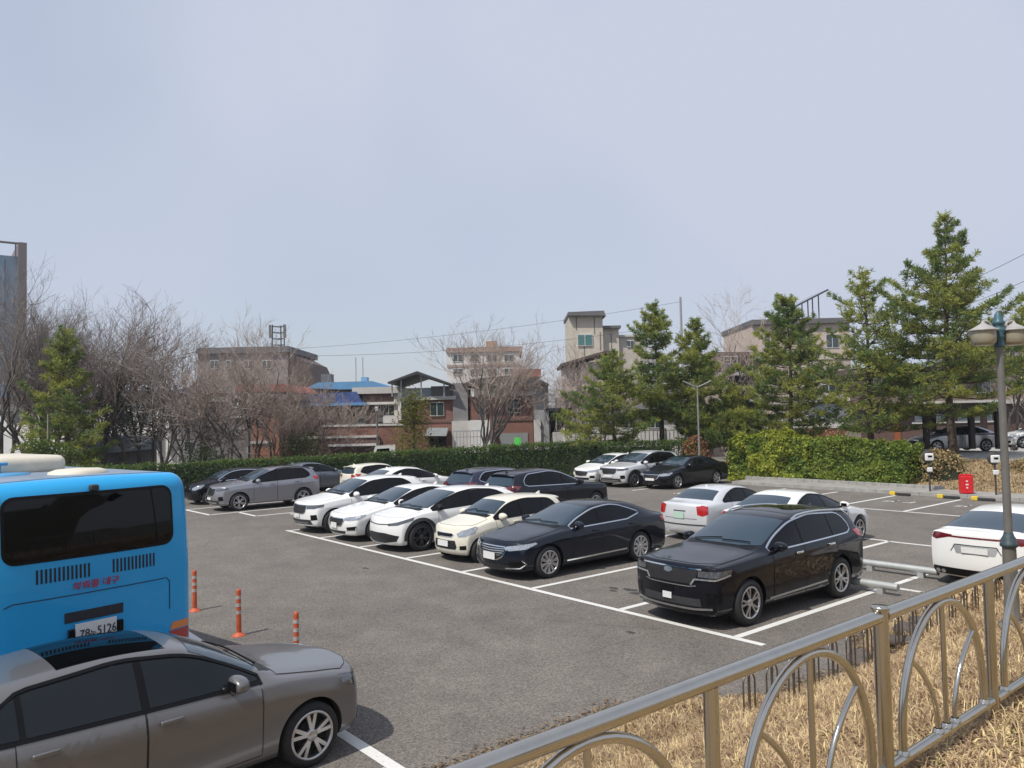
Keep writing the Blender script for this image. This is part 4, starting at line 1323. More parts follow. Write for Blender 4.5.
def make_railing():
    steel = mat('brushed_steel', (.56, .525, .46), .19, metal=1.0, var=.05, scale=14, streak=.2)
    t0 = -6.70; s_r = 5.53; pitch = 1.267; zt_, zb_ = 2.524, 1.838
    lab = {}

    def P(u, z, off=0.0): return site(s_r + off, t0 + u, z)
    for k in range(-3, 4):
        # panel k spans from u0 to u1 along the railing
        u0, u1 = k * pitch, (k + 1) * pitch
        txt = {-3: 'steel railing panel farthest to the left along the path', -2: 'steel arch panel whose crown shows at the bottom edge', -1: 'stainless arch panel just left of the flanged main post', 0: 'stainless arch panel just right of the flanged main post',
               1: 'stainless arch panel in front of the white sedan tail', 2: 'stainless arch panel second beyond the flanged main post', 3: 'stainless arch panel at the far end of the railing'}[k]
        root = thing('railing_panel', txt, 'railing', P(u0, bank_z(s_r, t0 + u0)), YAW_N, 'panels of the near steel railing')
        zb = bank_z(s_r, t0 + u0)
        def Q(u, z): return Vector((u - u0, 0, z - zb))
        top = MB(); top.tube([Q(u0 + (.03 if k % 2 == 0 else -.0), zt_), Q(u1 - (.03 if k % 2 else 0), zt_)], .0305, 20)
        top.build('top_rail', steel, root)
        bt = MB(); bt.tube([Q(u0 + .03, zb_), Q(u1 - .03, zb_)], .0245, 16)
        po = MB()
        main = k % 2 == 0
        if main:
            po.tube([Q(u0, zb - .1), Q(u0, zt_ + .035)], .034, 20)
            po.lathe([(.001, 0), (.036, 0), (.040, -.006), (.040, -.018), (.036, -.02)], 20, Matrix.Translation(Q(u0, zt_ + .047)))
        else:
            po.tube([Q(u0, zb - .1), Q(u0, zt_ - .02)], .027, 18)
        po.build('post', steel, root)
        a, b_ = u0 + .17, u1 - .13
        m_ = (a + b_) / 2; hw = (b_ - a) / 2
        n = 26
        ztop = zt_ - .045
        zsp = zb_ + .10
        pts = [Q(a, zb_)] + [Q(m_ - hw * cos(pi * i / n), zsp + (ztop - zsp) * sin(pi * i / n)) for i in range(n + 1)] + [Q(b_, zb_)]
        ar = MB(); ar.tube(pts, .019, 12); ar.build('arch', steel, root)
        bar = MB(); bar.tube([Q(m_, zb_), Q(m_, ztop)], .0125, 12); bar.build('baluster', steel, root)
        for sg in (-1, 1):
            c = []
            ze = zsp + (ztop - zsp) * .62
            xe = hw * sqrt(1 - .62 ** 2)
            for i in range(15):
                q = i / 14
                c.append(Q(m_ + sg * (.10 + (xe - .10) * q ** 2.4), zb_ + (ze - zb_) * q))
            pm = MB(); pm.tube(c, .0125, 10); pm.build('petal_bar', steel, root)
        for q in (a, m_ - .10, m_, m_ + .10, b_):
            bt.lathe([(.02, .012), (.027, .0), (.030, -.012)], 12, Matrix.Translation(Q(q, zb_ + .026)))
        bt.build('bottom_rail', steel, root)
    # the same pattern again, lower, along the foot of the bank
    steel2 = mat('weathered_steel', (.22, .20, .18), .38, metal=.9, var=.3, scale=10)
    for k in range(9):
        u0 = -2.75 + k * 1.35; s1 = 2.12
        root = thing('low_fence_panel', 'low dark steel hoop fence panel at the foot of the dry bank', 'fence', site(s1, u0, 0), YAW_N, 'panels of the low fence at the foot of the bank')
        def Q(u, z): return Vector((u, 0, z))
        h = .60
        for z in (.10,):
            f = MB(); f.tube([Q(-.1, z), Q(1.25, z)], .011, 8); f.build('fence_rail', steel2, root)
        for j in range(3):
            x0 = j * .45
            f = MB(); f.tube([Q(x0, -.1), Q(x0, h + .05)], .016, 8); f.build('post', steel2, root)
            f = MB(); f.tube([Q(x0 - .11, .05)] + [Q(x0 - .11 * cos(pi * i / 10), h - .13 + .12 * sin(pi * i / 10)) for i in range(11)] + [Q(x0 + .11, .05)], .010, 8); f.build('hoop', steel2, root)
    stone = mat('dark_field_stone', (.10, .085, .075), .9, var=.4, scale=5, bump=.6, bscale=18)
    r = random.Random(77)
    for i in range(9):
        t = .1 + i * .28 + r.uniform(-.1, .1); s_ = 1.85 + r.uniform(-.12, .25); q = r.uniform(.10, .20)
        bm = bmesh.new(); bmesh.ops.create_icosphere(bm, subdivisions=3, radius=q)
        for v in bm.verts:
            v.co *= 1 + .35 * mnoise.noise(v.co * 5 + Vector((i * 7, 0, 0))); v.co.z *= .7
        k = MB(); k.smooth = True; k.bm(bm); o = k.build('stone', stone); o.location = site(s_, t, bank_z(s_, t) + q * .35)
        tag(o, 'dark field stone lying along the foot of the low fence', 'stone', 'field stones by the low fence')


ORD = ['first', 'second', 'third', 'fourth', 'fifth', 'sixth', 'seventh', 'eighth', 'ninth', 'tenth', 'eleventh', 'twelfth', 'thirteenth']


def make_street_furniture():
    galv = mat('galvanised_pipe', (.44, .46, .45), .5, metal=.35, var=.12, scale=6)
    for nm, s0, s1, t, lab in (('guard_pipe', -2.35, 0.42, 6.34, 'galvanised wheel-stop pipe running towards the white sedan tail'), ('guard_pipe', -2.2, .50, 4.40, 'galvanised wheel-stop pipe close behind the black SUV'),):
        root = thing(nm, lab, 'wheel stop', site((s0 + s1) / 2, t), 0, 'wheel-stop pipes between the rows')
        o = site((s0 + s1) / 2, t)
        p = MB(); A, B = site(s0, t, .16) - o, site(s1, t, .16) - o
        p.tube([A, B], .07, 18); p.build('pipe', galv, root)
        for q in (.12, .5, .88):
            f = MB(); c = A.lerp(B, q); f.box((c.x, c.y, .055), (.12, .12, .11), YAW_N); f.build('foot', galv, root)
    for s0, lab in ((-8.4, 'galvanised wheel-stop pipe behind the ivory hatchback'), (-13.3, 'galvanised wheel-stop pipe behind the white sedan of the near line'), (-6.1, 'galvanised wheel-stop pipe behind the large black sedan')):
        root = thing('guard_pipe', lab, 'wheel stop', site(s0, 4.40), 0, 'wheel-stop pipes between the rows')
        o = site(s0, 4.4); A, B = site(s0 - .95, 4.4, .16) - o, site(s0 + .95, 4.4, .16) - o
        p = MB(); p.tube([A, B], .07, 14); p.build('pipe', galv, root)
        for q in (.15, .85):
            f = MB(); c = A.lerp(B, q); f.box((c.x, c.y, .055), (.12, .12, .11), YAW_N); f.build('foot', galv, root)
    # flexible orange posts
    orange = mat('orange_plastic', (.52, .10, .035), .55, var=.25, scale=9)
    band = mat('reflective_band', (.46, .41, .37), .35, var=.3, scale=40)
    labs = ['orange bendy post close beside the blue bus', 'orange bendy post standing between two others, beside the grey car bonnet', 'orange bendy post showing above the grey car bonnet']
    for i, (s, t) in enumerate(((-7.82, -5.6), (-5.57, -5.6), (-3.45, -5.55))):
        root = thing('delineator_post', labs[i], 'bollard', site(s, t), 0, 'orange posts beside the bus bay')
        b = MB(); b.lathe([(.001, .012), (.10, .012), (.115, .0)][::-1] + [(.06, .05), (.045, .06)][0:0], 20, smooth=False)
        b.lathe([(.115, 0), (.112, .014), (.06, .035), (.045, .06)], 20); b.build('base', orange, root)
        p = MB(); p.lathe([(.041, .05), (.038, .70), (.036, .735), (.025, .75), (.001, .752)], 20); p.build('tube', orange, root)
        for z in (.38, .50, .62):
            q = MB(); q.lathe([(.0415, z - .028), (.0412, z + .028)], 20); q.build('reflective_band', band, root)
    # street lamp with two lanterns
    dk = mat('lamp_post_paint', (.115, .105, .088), .5, var=.35, scale=8, streak=.3)
    teal = mat('teal_cast_iron', (.04, .105, .135), .45, var=.3, scale=14)
    hood = mat('pale_lamp_hood', (.36, .345, .33), .5, var=.15, scale=8)
    shade = mat('frosted_lamp_shade', (.30, .275, .20), .25, var=.15, scale=5, coat=.5)
    x, y = 5.645, 9.0
    v = Vector((x, y)) - ROW_O
    zb = bank_z(v.dot(ROW_D), v.dot(ROW_N))
    root = thing('street_lamp', 'twin-lantern street lamp with teal cast head beside the white sedan tail', 'lamp post', (x, y, zb), 0)
    H_ = 4.575 - zb
    p = MB(); p.lathe([(.001, 0), (.15, 0), (.15, .06), (.078, .12), (.070, H_ - 2.72)], 24); p.build('base_sleeve', dk, root)
    p = MB(); p.lathe([(.078, 0), (.092, .01), (.092, .04), (.080, .055), (.074, .10), (.056, .13), (.046, .17)], 24, Matrix.Translation((0, 0, H_ - 2.72))); p.build('collar', mat('dark_teal_collar', (.04, .065, .075), .5, var=.3, scale=14), root)
    p = MB(); p.lathe([(.044, H_ - 2.6), (.037, H_ - .42)], 20); p.build('pole', mat('grey_lamp_pole', (.15, .143, .13), .5, var=.15, scale=5), root)
    p = MB(); z0 = H_ - .43
    p.lathe([(.042, 0), (.055, .01), (.055, .03), (.046, .045), (.05, .10), (.058, .11), (.058, .13), (.05, .15), (.07, .19), (.066, .215), (.05, .235), (.056, .26), (.07, .275), (.066, .30), (.05, .315), (.052, .34), (.036, .36), (.038, .38), (.018, .40), (.012, .42), (.001, .43)], 24, Matrix.Translation((0, 0, z0)))
    p.build('finial', teal, root)
    for a in (radians(188), radians(8)):
        d = Vector((cos(a), sin(a), 0))
        arm = MB(); arm.tube([Vector((0, 0, z0 + .17)) + d * (.05 + .10 * q) + Vector((0, 0, .13 * sin(q * pi * .55))) for q in [i / 8 for i in range(9)]] + [d * .18 + Vector((0, 0, z0 + .31)), d * .195 + Vector((0, 0, z0 + .29))], .012, 10); ao = arm.build('arm', hood, root)
        c = d * .195 + Vector((0, 0, z0 + .09))
        h_ = MB(); h_.lathe([(.012, .22), (.02, .20), (.03, .185), (.07, .160), (.12, .132), (.158, .112), (.156, .100), (.001, .100)], 28, Matrix.Translation(c)); ho = h_.build('lamp_hood', hood, root)
        g = MB(); g.lathe([(.132, .100), (.134, .03), (.126, -.03), (.105, -.06), (.075, -.068), (.001, -.07)], 28, Matrix.Translation(c)); g.build('lamp_shade', shade, root)
    # rubber wheel stops with yellow ends, along the kerb
    yel = mat('yellow_stop_block', (.70, .50, .04), .6, var=.2, scale=12)
    blk = mat('black_rubber_stop', (.03, .03, .03), .8, var=.3, scale=12)
    for i, s in enumerate((-7.35, -5.55, -4.35)):
        root = thing('wheel_stop', ['black rubber wheel stop with yellow end, first from the hedge', 'black rubber wheel stop with yellow end in front of the first white box post', 'black rubber wheel stop with yellow end before the red box'][i], 'wheel stop', site(s, 21.3), atan2(ROW_D.y, ROW_D.x), 'rubber wheel stops along the kerb')
        b = MB(); b.box((.40, 0, .055), (.56, .13, .11), 0, .03); b.build('rubber_block', blk, root)
        b = MB(); b.box((0, 0, .075), (.22, .14, .15), 0, .03); b.build('yellow_end', yel, root)
    # white meter boxes on posts
    wht = mat('white_enamel', (.72, .72, .70), .4, var=.06, scale=9)
    dkp = mat('dark_post', (.05, .045, .04), .6)
    for i, (px, py, Y) in enumerate(((929, 457, 31.2), (995, 459, 29.4))):
        c = at(px, py, Y)
        root = thing('meter_post', ['white square box and smaller box on a dark post by the shrub end', 'white square box and smaller box on a dark post beside the lamp pole'][i], 'meter', (c.x, c.y, .25), 0, 'white boxes on posts along the earth bank')
        z = c.z - .25
        p = MB(); p.tube([(0, .03, -.2), (0, .03, z - .1)], .035, 10); p.build('post', dkp, root)
        p = MB(); p.lathe([(.001, .02), (.24, .02), (.25, .0), (.24, -.02), (.001, -.02)], 24, Matrix.Translation((0, .08, z + .02)) @ Matrix.Rotation(pi / 2, 4, 'X')); p.build('round_back_plate', dkp, root)
        p = MB(); p.box((0, -.02, z), (.34, .10, .30), 0, .05); b = p.build('meter_box', wht, root)
        p = MB(); p.box((0, -.076, z + .03), (.16, .01, .07)); p.build('meter_window', GLASS, b)
        p = MB(); p.box((0, -.02, z - .50), (.20, .09, .18), 0, .03); p.build('lower_box', wht, root)
    # red box with white marks
    red = mat('red_enamel', (.62, .015, .02), .4, var=.1, scale=8)
    c = at(966, 487, 30.0)
    root = thing('hose_box', 'bright red upright box with white marks behind the kerb', 'box', (c.x, c.y, .13), radians(-8))
    p = MB(); p.box((0, 0, .36), (.44, .30, .68), 0, .05); p.build('cabinet', red, root)
    p = MB(); p.box((0, 0, .725), (.40, .26, .05), 0, .02); p.build('lid', red, root)
    for i, (w_, z) in enumerate(((.07, .50), (.10, .37), (.06, .25))):
        p = MB(); p.box((-.02, -.154, z), (w_, .008, .05)); p.build('white_mark', wht, root)
    # lamp with two arms over the back hedge
    grey = mat('light_grey_pole', (.22, .22, .205), .5, var=.12, scale=5)
    c = at(699, 440, 41); top = at(697, 385, 41)
    root = thing('street_lamp', 'slim grey pole lamp with two spread arms above the hedge', 'lamp post', (c.x, c.y, 0), 0)
    h = top.z
    p = MB(); p.tube([(0, 0, 0), (0, 0, h)], [.065, .042], 12); p.build('pole', grey, root)
    for sg in (-1, 1):
        p = MB(); p.tube([(0, 0, h - .12), (sg * .35, 0, h + .02), (sg * .75, 0, h + .22)], [.035, .045, .04], 10); p.build('lamp_arm', grey, root)
    # green notice on the hedge
    gm = mat('green_notice', (.10, .62, .09), .5, var=.08, scale=6)
    c = at(517.5, 441.5, 43.6)
    root = thing('notice_board', 'small bright green notice standing above the long hedge', 'sign', (c.x, c.y, 0), radians(4))
    p = MB(); p.box((0, 0, c.z), (.36, .02, .44)); p.build('panel', gm, root)
    p = MB(); p.tube([(0, .03, 0), (0, .03, c.z + .1)], .02, 8); p.build('post', grey, root)


# ------------------------------------------------------------------ the bus
def text_mesh(s, size, depth=.004):
    cu = bpy.data.curves.new('t', 'FONT'); cu.body = s; cu.size = size; cu.align_x = 'CENTER'; cu.align_y = 'CENTER'; cu.extrude = depth
    o = bpy.data.objects.new('t', cu); COL.objects.link(o)
    dg = bpy.context.evaluated_depsgraph_get()
    me = bpy.data.meshes.new_from_object(o.evaluated_get(dg))
    bpy.data.objects.remove(o); bpy.data.curves.remove(cu)
    return me


def add_text(name, s, size, m, parent, loc, xdir, up=(0, 0, 1), squash=1.0, bold=0.0, shear=0.0):
    me = text_mesh(s, size)
    me.materials.clear(); me.materials.append(m)
    X = Vector(xdir).normalized(); Z = Vector(up); Y = X.cross(Z)
    M = Matrix(((X.x, Z.x, -Y.x * -1 * -1, loc[0]), (X.y, Z.y, -Y.y, loc[1]), (X.z, Z.z, -Y.z, loc[2]), (0, 0, 0, 1)))
    for v in me.vertices:
        x, y, z = v.co
        p = Vector(loc) + X * (x * squash + y * shear) + Z * y + (X.cross(Z)) * z
        v.co = p
    o = bpy.data.objects.new(name, me); COL.objects.link(o); o.parent = parent
    me.name = name
    return o


def make_bus():
    blue = paint('sky_blue_bus_paint', (.028, .36, .72), rough=.4, dust=.025, coat=.6)
    roofm = mat('faded_roof_paint', (.20, .25, .32), .6, var=.25, scale=1.5)
    cream = mat('cream_plastic', (.66, .61, .50), .5, var=.12, scale=3)
    L_, W_, H_ = 7.0, 2.40, 2.86
    yaw = radians(BUS_YAW)
    # the rear right corner on the ground
    cx, cy = BUS_CORNER
    h = Vector((cos(yaw), sin(yaw))); left = Vector((-sin(yaw), cos(yaw)))
    c = Vector((cx, cy)) + left * (W_ / 2) + h * (L_ / 2)
    root = thing('minibus', 'sky blue minibus seen from behind with cream air unit on its roof', 'bus', (c.x, c.y, 0), yaw)
    # body: rounded cross-section swept along x with a bowed tail
    bm = bmesh.new()
    bmesh.ops.create_cube(bm, size=1)
    bmesh.ops.scale(bm, vec=(L_, W_, H_ - .42), verts=bm.verts)
    bmesh.ops.translate(bm, vec=(0, 0, .42 + (H_ - .42) / 2), verts=bm.verts)
    ed = [e for e in bm.edges if not all(v.co.z < 1 for v in e.verts)]
    bmesh.ops.bevel(bm, geom=ed, offset=.17, segments=6, profile=.5, affect='EDGES')
    for ax, n in ((1, 16), (2, 14)):
        lo, hi = (-W_ / 2, W_ / 2) if ax == 1 else (.42, H_)
        for i in range(1, n):
            co = [0, 0, 0]; co[ax] = lo + (hi - lo) * i / n; no = [0, 0, 0]; no[ax] = 1
            bmesh.ops.bisect_plane(bm, geom=bm.verts[:] + bm.edges[:] + bm.faces[:], plane_co=co, plane_no=no, dist=1e-4)
    for v in bm.verts:
        if v.co.x < 0:
            v.co.x += .10 * (abs(v.co.y) / (W_ / 2)) ** 2.5 + (.09 * max(0, (v.co.z - 1.75) / 1.1) ** 2)
        v.co.y *= 1 - .03 * max(0, (v.co.z - 1.5) / 1.36) ** 1.5
        v.co.z += .03 * (1 - (v.co.y / (W_ / 2)) ** 2) * (v.co.z > 2.5)
    for f in bm.faces: f.smooth = True
    me = bpy.data.meshes.new('body'); bm.to_mesh(me); bm.free()
    me.materials.append(blue)
    o = bpy.data.objects.new('body', me); COL.objects.link(o); o.parent = root
    sh = Shell(me)

    def P(nm, m, plane, pts, off=.006, res=.10, label=None, sk=.014):
        k = MB(); sh.patch(k, pts, plane, 1, off, res, sk)
        return k.build(nm, m, root)

    def rr(y0, y1, z0, z1, r, n=5):
        out = []
        for cy_, cz_, a0 in ((y1 - r, z1 - r, 0), (y0 + r, z1 - r, 90), (y0 + r, z0 + r, 180), (y1 - r, z0 + r, 270)):
            out += [(cy_ + r * cos(radians(a0 + 90 * i / n)), cz_ + r * sin(radians(a0 + 90 * i / n))) for i in range(n + 1)]
        return out
    P('rear_window_seal', TRIM, 'rear', rr(-.92, .92, 2.025, 2.735, .13), .006)
    P('rear_window', GLASS, 'rear', rr(-.885, .885, 2.06, 2.70, .10), .012)
    # vent slots: two groups, smaller in the middle gap
    vm = mat('bus_vent_dark', (.012, .013, .016), .6)
    for g0, nn in ((.08, 13), (-.66, 12)):
        for i in range(nn):
            y = g0 + i * .043
            P('vent_slot', vm, 'rear', [(y - .0105, 1.80), (y + .0105, 1.80), (y + .0105, 1.95), (y - .0105, 1.95)], .004, sk=.006)
    redm = mat('red_sticker', (.55, .03, .06), .45)
    l, n = sh.hit(-.02, 1.715, sh.frame('rear', 1))
    add_text('lettering', '파워풀 대구', .098, redm, root, (l.x - .010, .0, 1.715), (0, -1, 0), squash=1.05, shear=.12)
    # engine flap outline and black grille strip
    k = MB(); sh.ribbon(k, [(-.86, 1.25), (-.86, 1.58), (-.82, 1.63), (.82, 1.63), (.90, 1.60)], 'rear', 1, .012, .006); k.build('engine_flap_gap', mat('bus_seam', (.01, .05, .11), .6), root)
    P('grille_strip', mat('black_perforated_strip', (.02, .022, .03), .55, bump=1.0, bscale=90), 'rear', [(-.29, 1.335), (.33, 1.335), (.33, 1.445), (-.29, 1.445)], .010)
    l, n = sh.hit(.01, 1.20, sh.frame('rear', 1))
    k = MB(); k.box((l.x - .02, .01, 1.20), (.014, .44, .22), 0, .005); k.build('licence_plate', PLATE, root)
    add_text('plate_number', '78', .125, INKB, root, (l.x - .030, .135, 1.19), (0, -1, 0), squash=.9)
    add_text('plate_number', '누', .075, INKB, root, (l.x - .030, .045, 1.18), (0, -1, 0))
    add_text('plate_number', '5126', .135, INKB, root, (l.x - .030, -.100, 1.195), (0, -1, 0), squash=.78)
    for y in (.27, -.25):
        k = MB(); k.box((l.x - .02, y, 1.18), (.05, .06, .17), 0, .01); k.build('plate_lamp', TRIM, root)
    for s in (1, -1):
        k = MB(); kk = [(s * .86, 1.0), (s * 1.12, 1.0), (s * 1.12, 1.085), (s * .90, 1.085)]
        sh.patch(k, kk, 'rear', 1, .012); k.build('taillight', AMBER, root)
        k = MB(); sh.patch(k, [(s * .86, .86), (s * 1.12, .86), (s * 1.12, .985), (s * .86, .985)], 'rear', 1, .012); k.build('taillight', TAIL, root)
    k = MB(); k.box((-L_ / 2 - .02, 0, .58), (.22, W_ - .06, .36), 0, .06); k.build('rear_bumper', blue, root)
    l, n = sh.hit(0, 2.76, sh.frame('rear', 1))
    k = MB(); k.box((l.x - .03, .01, 2.775), (.09, .09, .07), 0, .02); k.build('rear_camera', PLAST, root)
    # roof skin, unit, hatches
    P('roof_panel', roofm, 'top', [(-L_ / 2 + .36, -W_ / 2 + .25), (L_ / 2 - .4, -W_ / 2 + .25), (L_ / 2 - .4, W_ / 2 - .25), (-L_ / 2 + .36, W_ / 2 - .25)], .006, .3)
    k = MB(); k.smooth = True; k.box((-L_ / 2 + 2.65, .28, H_ + .12), (1.7, 1.36, .24), 0, .09); k.build('air_unit', cream, root)
    k = MB(); k.smooth = True
    k.lathe([(.30, 0), (.29, .04), (.22, .07), (.001, .085)], 32, Matrix.Translation((-L_ / 2 + .98, -.20, H_ + .025)) @ Matrix.Diagonal((1.0, 1.12, .9, 1))); k.build('roof_vent', cream, root)
    k = MB(); k.lathe([(.26, 0), (.25, .025), (.001, .03)], 28, Matrix.Translation((-L_ / 2 + 1.55, .42, H_ + .03)) @ Matrix.Diagonal((1.0, 1.1, 1, 1)))
    k.lathe([(.03, 0), (.03, .11), (.001, .11)], 12, Matrix.Translation((-L_ / 2 + 1.6, .46, H_ + .05)))
    k.box((-L_ / 2 + 1.6, .46, H_ + .17), (.06, .20, .04), 0, .015); k.build('roof_hatch', mat('blue_hatch', (.08, .30, .55), .5), root)
    # sides: windows and wheels
    for s in (1, -1):
        for i in range(4):
            k = MB(); x0 = -L_ / 2 + .55 + i * 1.45
            sh.patch(k, [(x0, 1.55), (x0 + 1.36, 1.55), (x0 + 1.36, 2.45), (x0, 2.45)], 'side', s, .006, .2); k.build('side_window', GLASS, root)
    ty, rm = wheel_mesh(.38, .24, .22, 8, False, ALLOY)
    w0 = ty.build('wheel', RUBBER, root); r0 = rm.build('rim', [ALLOY, DARKW], w0)
    first = True
    for x in (-L_ / 2 + 1.35, L_ / 2 - 1.1):
        for s in (1, -1):
            q = w0 if first else w0.copy()
            if not first:
                COL.objects.link(q); q.parent = root; e = r0.copy(); COL.objects.link(e); e.parent = q
            first = False
            q.location = (x, s * (W_ / 2 - .13), .38); q.rotation_euler = (0, 0, 0 if s > 0 else pi)
    u = MB(); u.box((0, 0, .42), (L_ - .4, W_ - .5, .3)); u.build('underbody', DARKW, root)


BUS_YAW, BUS_CORNER = 141, (-3.93, 9.72)
# ------------------------------------------------------------------ hedges and trees
def leaf_mat(name, c, island=.4, trans=.35, rough=.55):
    return mat(name, c, rough, island=island, trans=trans, spec=.3)


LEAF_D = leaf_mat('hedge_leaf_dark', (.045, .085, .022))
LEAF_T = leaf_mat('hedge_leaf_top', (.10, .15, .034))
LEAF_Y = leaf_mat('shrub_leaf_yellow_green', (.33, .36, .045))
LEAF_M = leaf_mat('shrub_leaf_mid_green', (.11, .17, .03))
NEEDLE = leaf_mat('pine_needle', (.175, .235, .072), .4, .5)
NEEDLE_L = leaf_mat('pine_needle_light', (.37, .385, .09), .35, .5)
NEEDLE_D = leaf_mat('conifer_needle_dark', (.06, .092, .038), .35, .25)
BARK = mat('pine_bark', (.075, .055, .040), .9, var=.4, scale=6, bump=.8, bscale=14)
BARKG = mat('grey_bark', (.095, .082, .072), .9, var=.35, scale=5)
TWIG = mat('twig_bark', (.26, .22, .195), .9, island=.3)
TWIGR = mat('reddish_twig_bark', (.34, .27, .23), .9, island=.3)


def add_leaf(mb, p, size, r, n=None, asp=.55):
    a = Vector((r.gauss(0, 1), r.gauss(0, 1), r.gauss(0, 1)))
    if n is not None: a = a * .55 + n * 1.2
    a.normalize()
    u = a.orthogonal().normalized()
    u = (Matrix.Rotation(r.uniform(0, 6.28), 3, a) @ u) * size * r.uniform(.6, 1.3)
    v = a.cross(u) * asp
    b = len(mb.v)
    mb.v += [tuple(p - u), tuple(p + v), tuple(p + u), tuple(p - v)]
    mb.face((b, b + 1, b + 2, b + 3))


def hedge(name, label, path, width, n, mats, seed, z0=0.0, size=.06, lump=.22, group=None, bloom=None, cat='hedge', core_k=.9):
    """clipped or loose shrub row: path of (x, y, height); dark twiggy core with leaves on and in its skin"""
    r = random.Random(seed)
    P = [Vector(p) for p in path]
    c = sum((p.xy for p in P), Vector((0, 0))) / len(P)
    root = thing(name, label, cat, (c.x, c.y, z0), 0, group)
    L = [(b.xy - a.xy).length for a, b in zip(P, P[1:])]
    tot = sum(L)

    def pos(u):
        d = u * tot
        for i, l in enumerate(L):
            if d <= l or i == len(L) - 1:
                k = min(1, d / l); a, b = P[i], P[i + 1]
                t = (b.xy - a.xy).normalized()
                return a.lerp(b, k), Vector((-t.y, t.x, 0))
            d -= l
    core = MB(); core.smooth = True
    m = int(tot / .5) + 2
    ring = [(a * core_k, b) for a, b in ((-.42, 0), (-.44, .45), (-.38, .74), (-.18, .84), (.18, .84), (.38, .74), (.44, .45), (.42, 0))]
    for i in range(m):
        p, nn = pos(lerp(.03, .97, i / (m - 1)))
        for a, h in ring:
            j = mnoise.noise(Vector((i * .6, a * 3, h * 3 + seed))) * lump * .7
            q = Vector((p.x - c.x, p.y - c.y, 0)) + nn * (a * width * (1 + j)) + Vector((0, 0, h * p.z * (1 + j * .6)))
            core.v.append(tuple(q))
    for i in range(m - 1):
        for j in range(7): core.face((i * 8 + j, i * 8 + j + 1, i * 8 + 8 + j + 1, i * 8 + 8 + j))
    core.face(range(8)); core.face([(m - 1) * 8 + j for j in range(8)])
    core.build('branches', mat('hedge_core', (.022, .028, .012), .95, var=.4, scale=4), root)
    bag = [MB() for _ in mats]
    for _ in range(n):
        u = r.random(); p, nn = pos(u)
        f = r.random()
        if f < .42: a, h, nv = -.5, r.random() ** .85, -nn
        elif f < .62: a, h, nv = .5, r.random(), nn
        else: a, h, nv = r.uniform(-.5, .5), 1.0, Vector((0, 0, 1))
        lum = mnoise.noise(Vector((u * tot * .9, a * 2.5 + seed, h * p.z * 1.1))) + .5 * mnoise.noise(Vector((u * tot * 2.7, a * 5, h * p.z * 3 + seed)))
        k = 1 + lump * lum
        dep = -abs(r.gauss(0, .10)) + (.12 if r.random() < .10 else 0) * r.random()
        q = Vector((p.x - c.x, p.y - c.y, 0)) + nn * (a * width * k) + Vector((0, 0, h * p.z * (1 + lump * .5 * lum))) + nv * dep
        q += Vector((r.gauss(0, .03), r.gauss(0, .03), r.gauss(0, .04)))
        if r.random() < .045:                        # round off the two ends
            e = r.random() < .5; p, nn = pos(.999 if e else .001); tv = Vector((nn.y, -nn.x, 0)) * (1 if e else -1)
            hh = r.random(); a2 = r.uniform(-.5, .5)
            q = Vector((p.x - c.x, p.y - c.y, hh * p.z)) + nn * a2 * width + tv * (.30 * (1 - hh ** 3) * (1 - 2.2 * a2 * a2) + r.gauss(0, .05)); nv = tv
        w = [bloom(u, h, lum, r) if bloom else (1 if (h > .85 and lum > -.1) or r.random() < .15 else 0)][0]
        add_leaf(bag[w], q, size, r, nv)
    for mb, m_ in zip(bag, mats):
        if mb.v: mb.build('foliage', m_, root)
    return root


def seg(mb, a, b, r0, r1, n=4):
    """one thin tapered stick"""
    d = b - a
    if d.length < 1e-6: return
    t = d.normalized(); u = t.orthogonal().normalized(); w = t.cross(u)
    i0 = len(mb.v)
    for p, rr in ((a, r0), (b, r1)):
        for j in range(n):
            an = 2 * pi * j / n
            mb.v.append(tuple(p + (u * cos(an) + w * sin(an)) * rr))
    for j in range(n):
        j2 = (j + 1) % n
        mb.face((i0 + j, i0 + j2, i0 + n + j2, i0 + n + j))


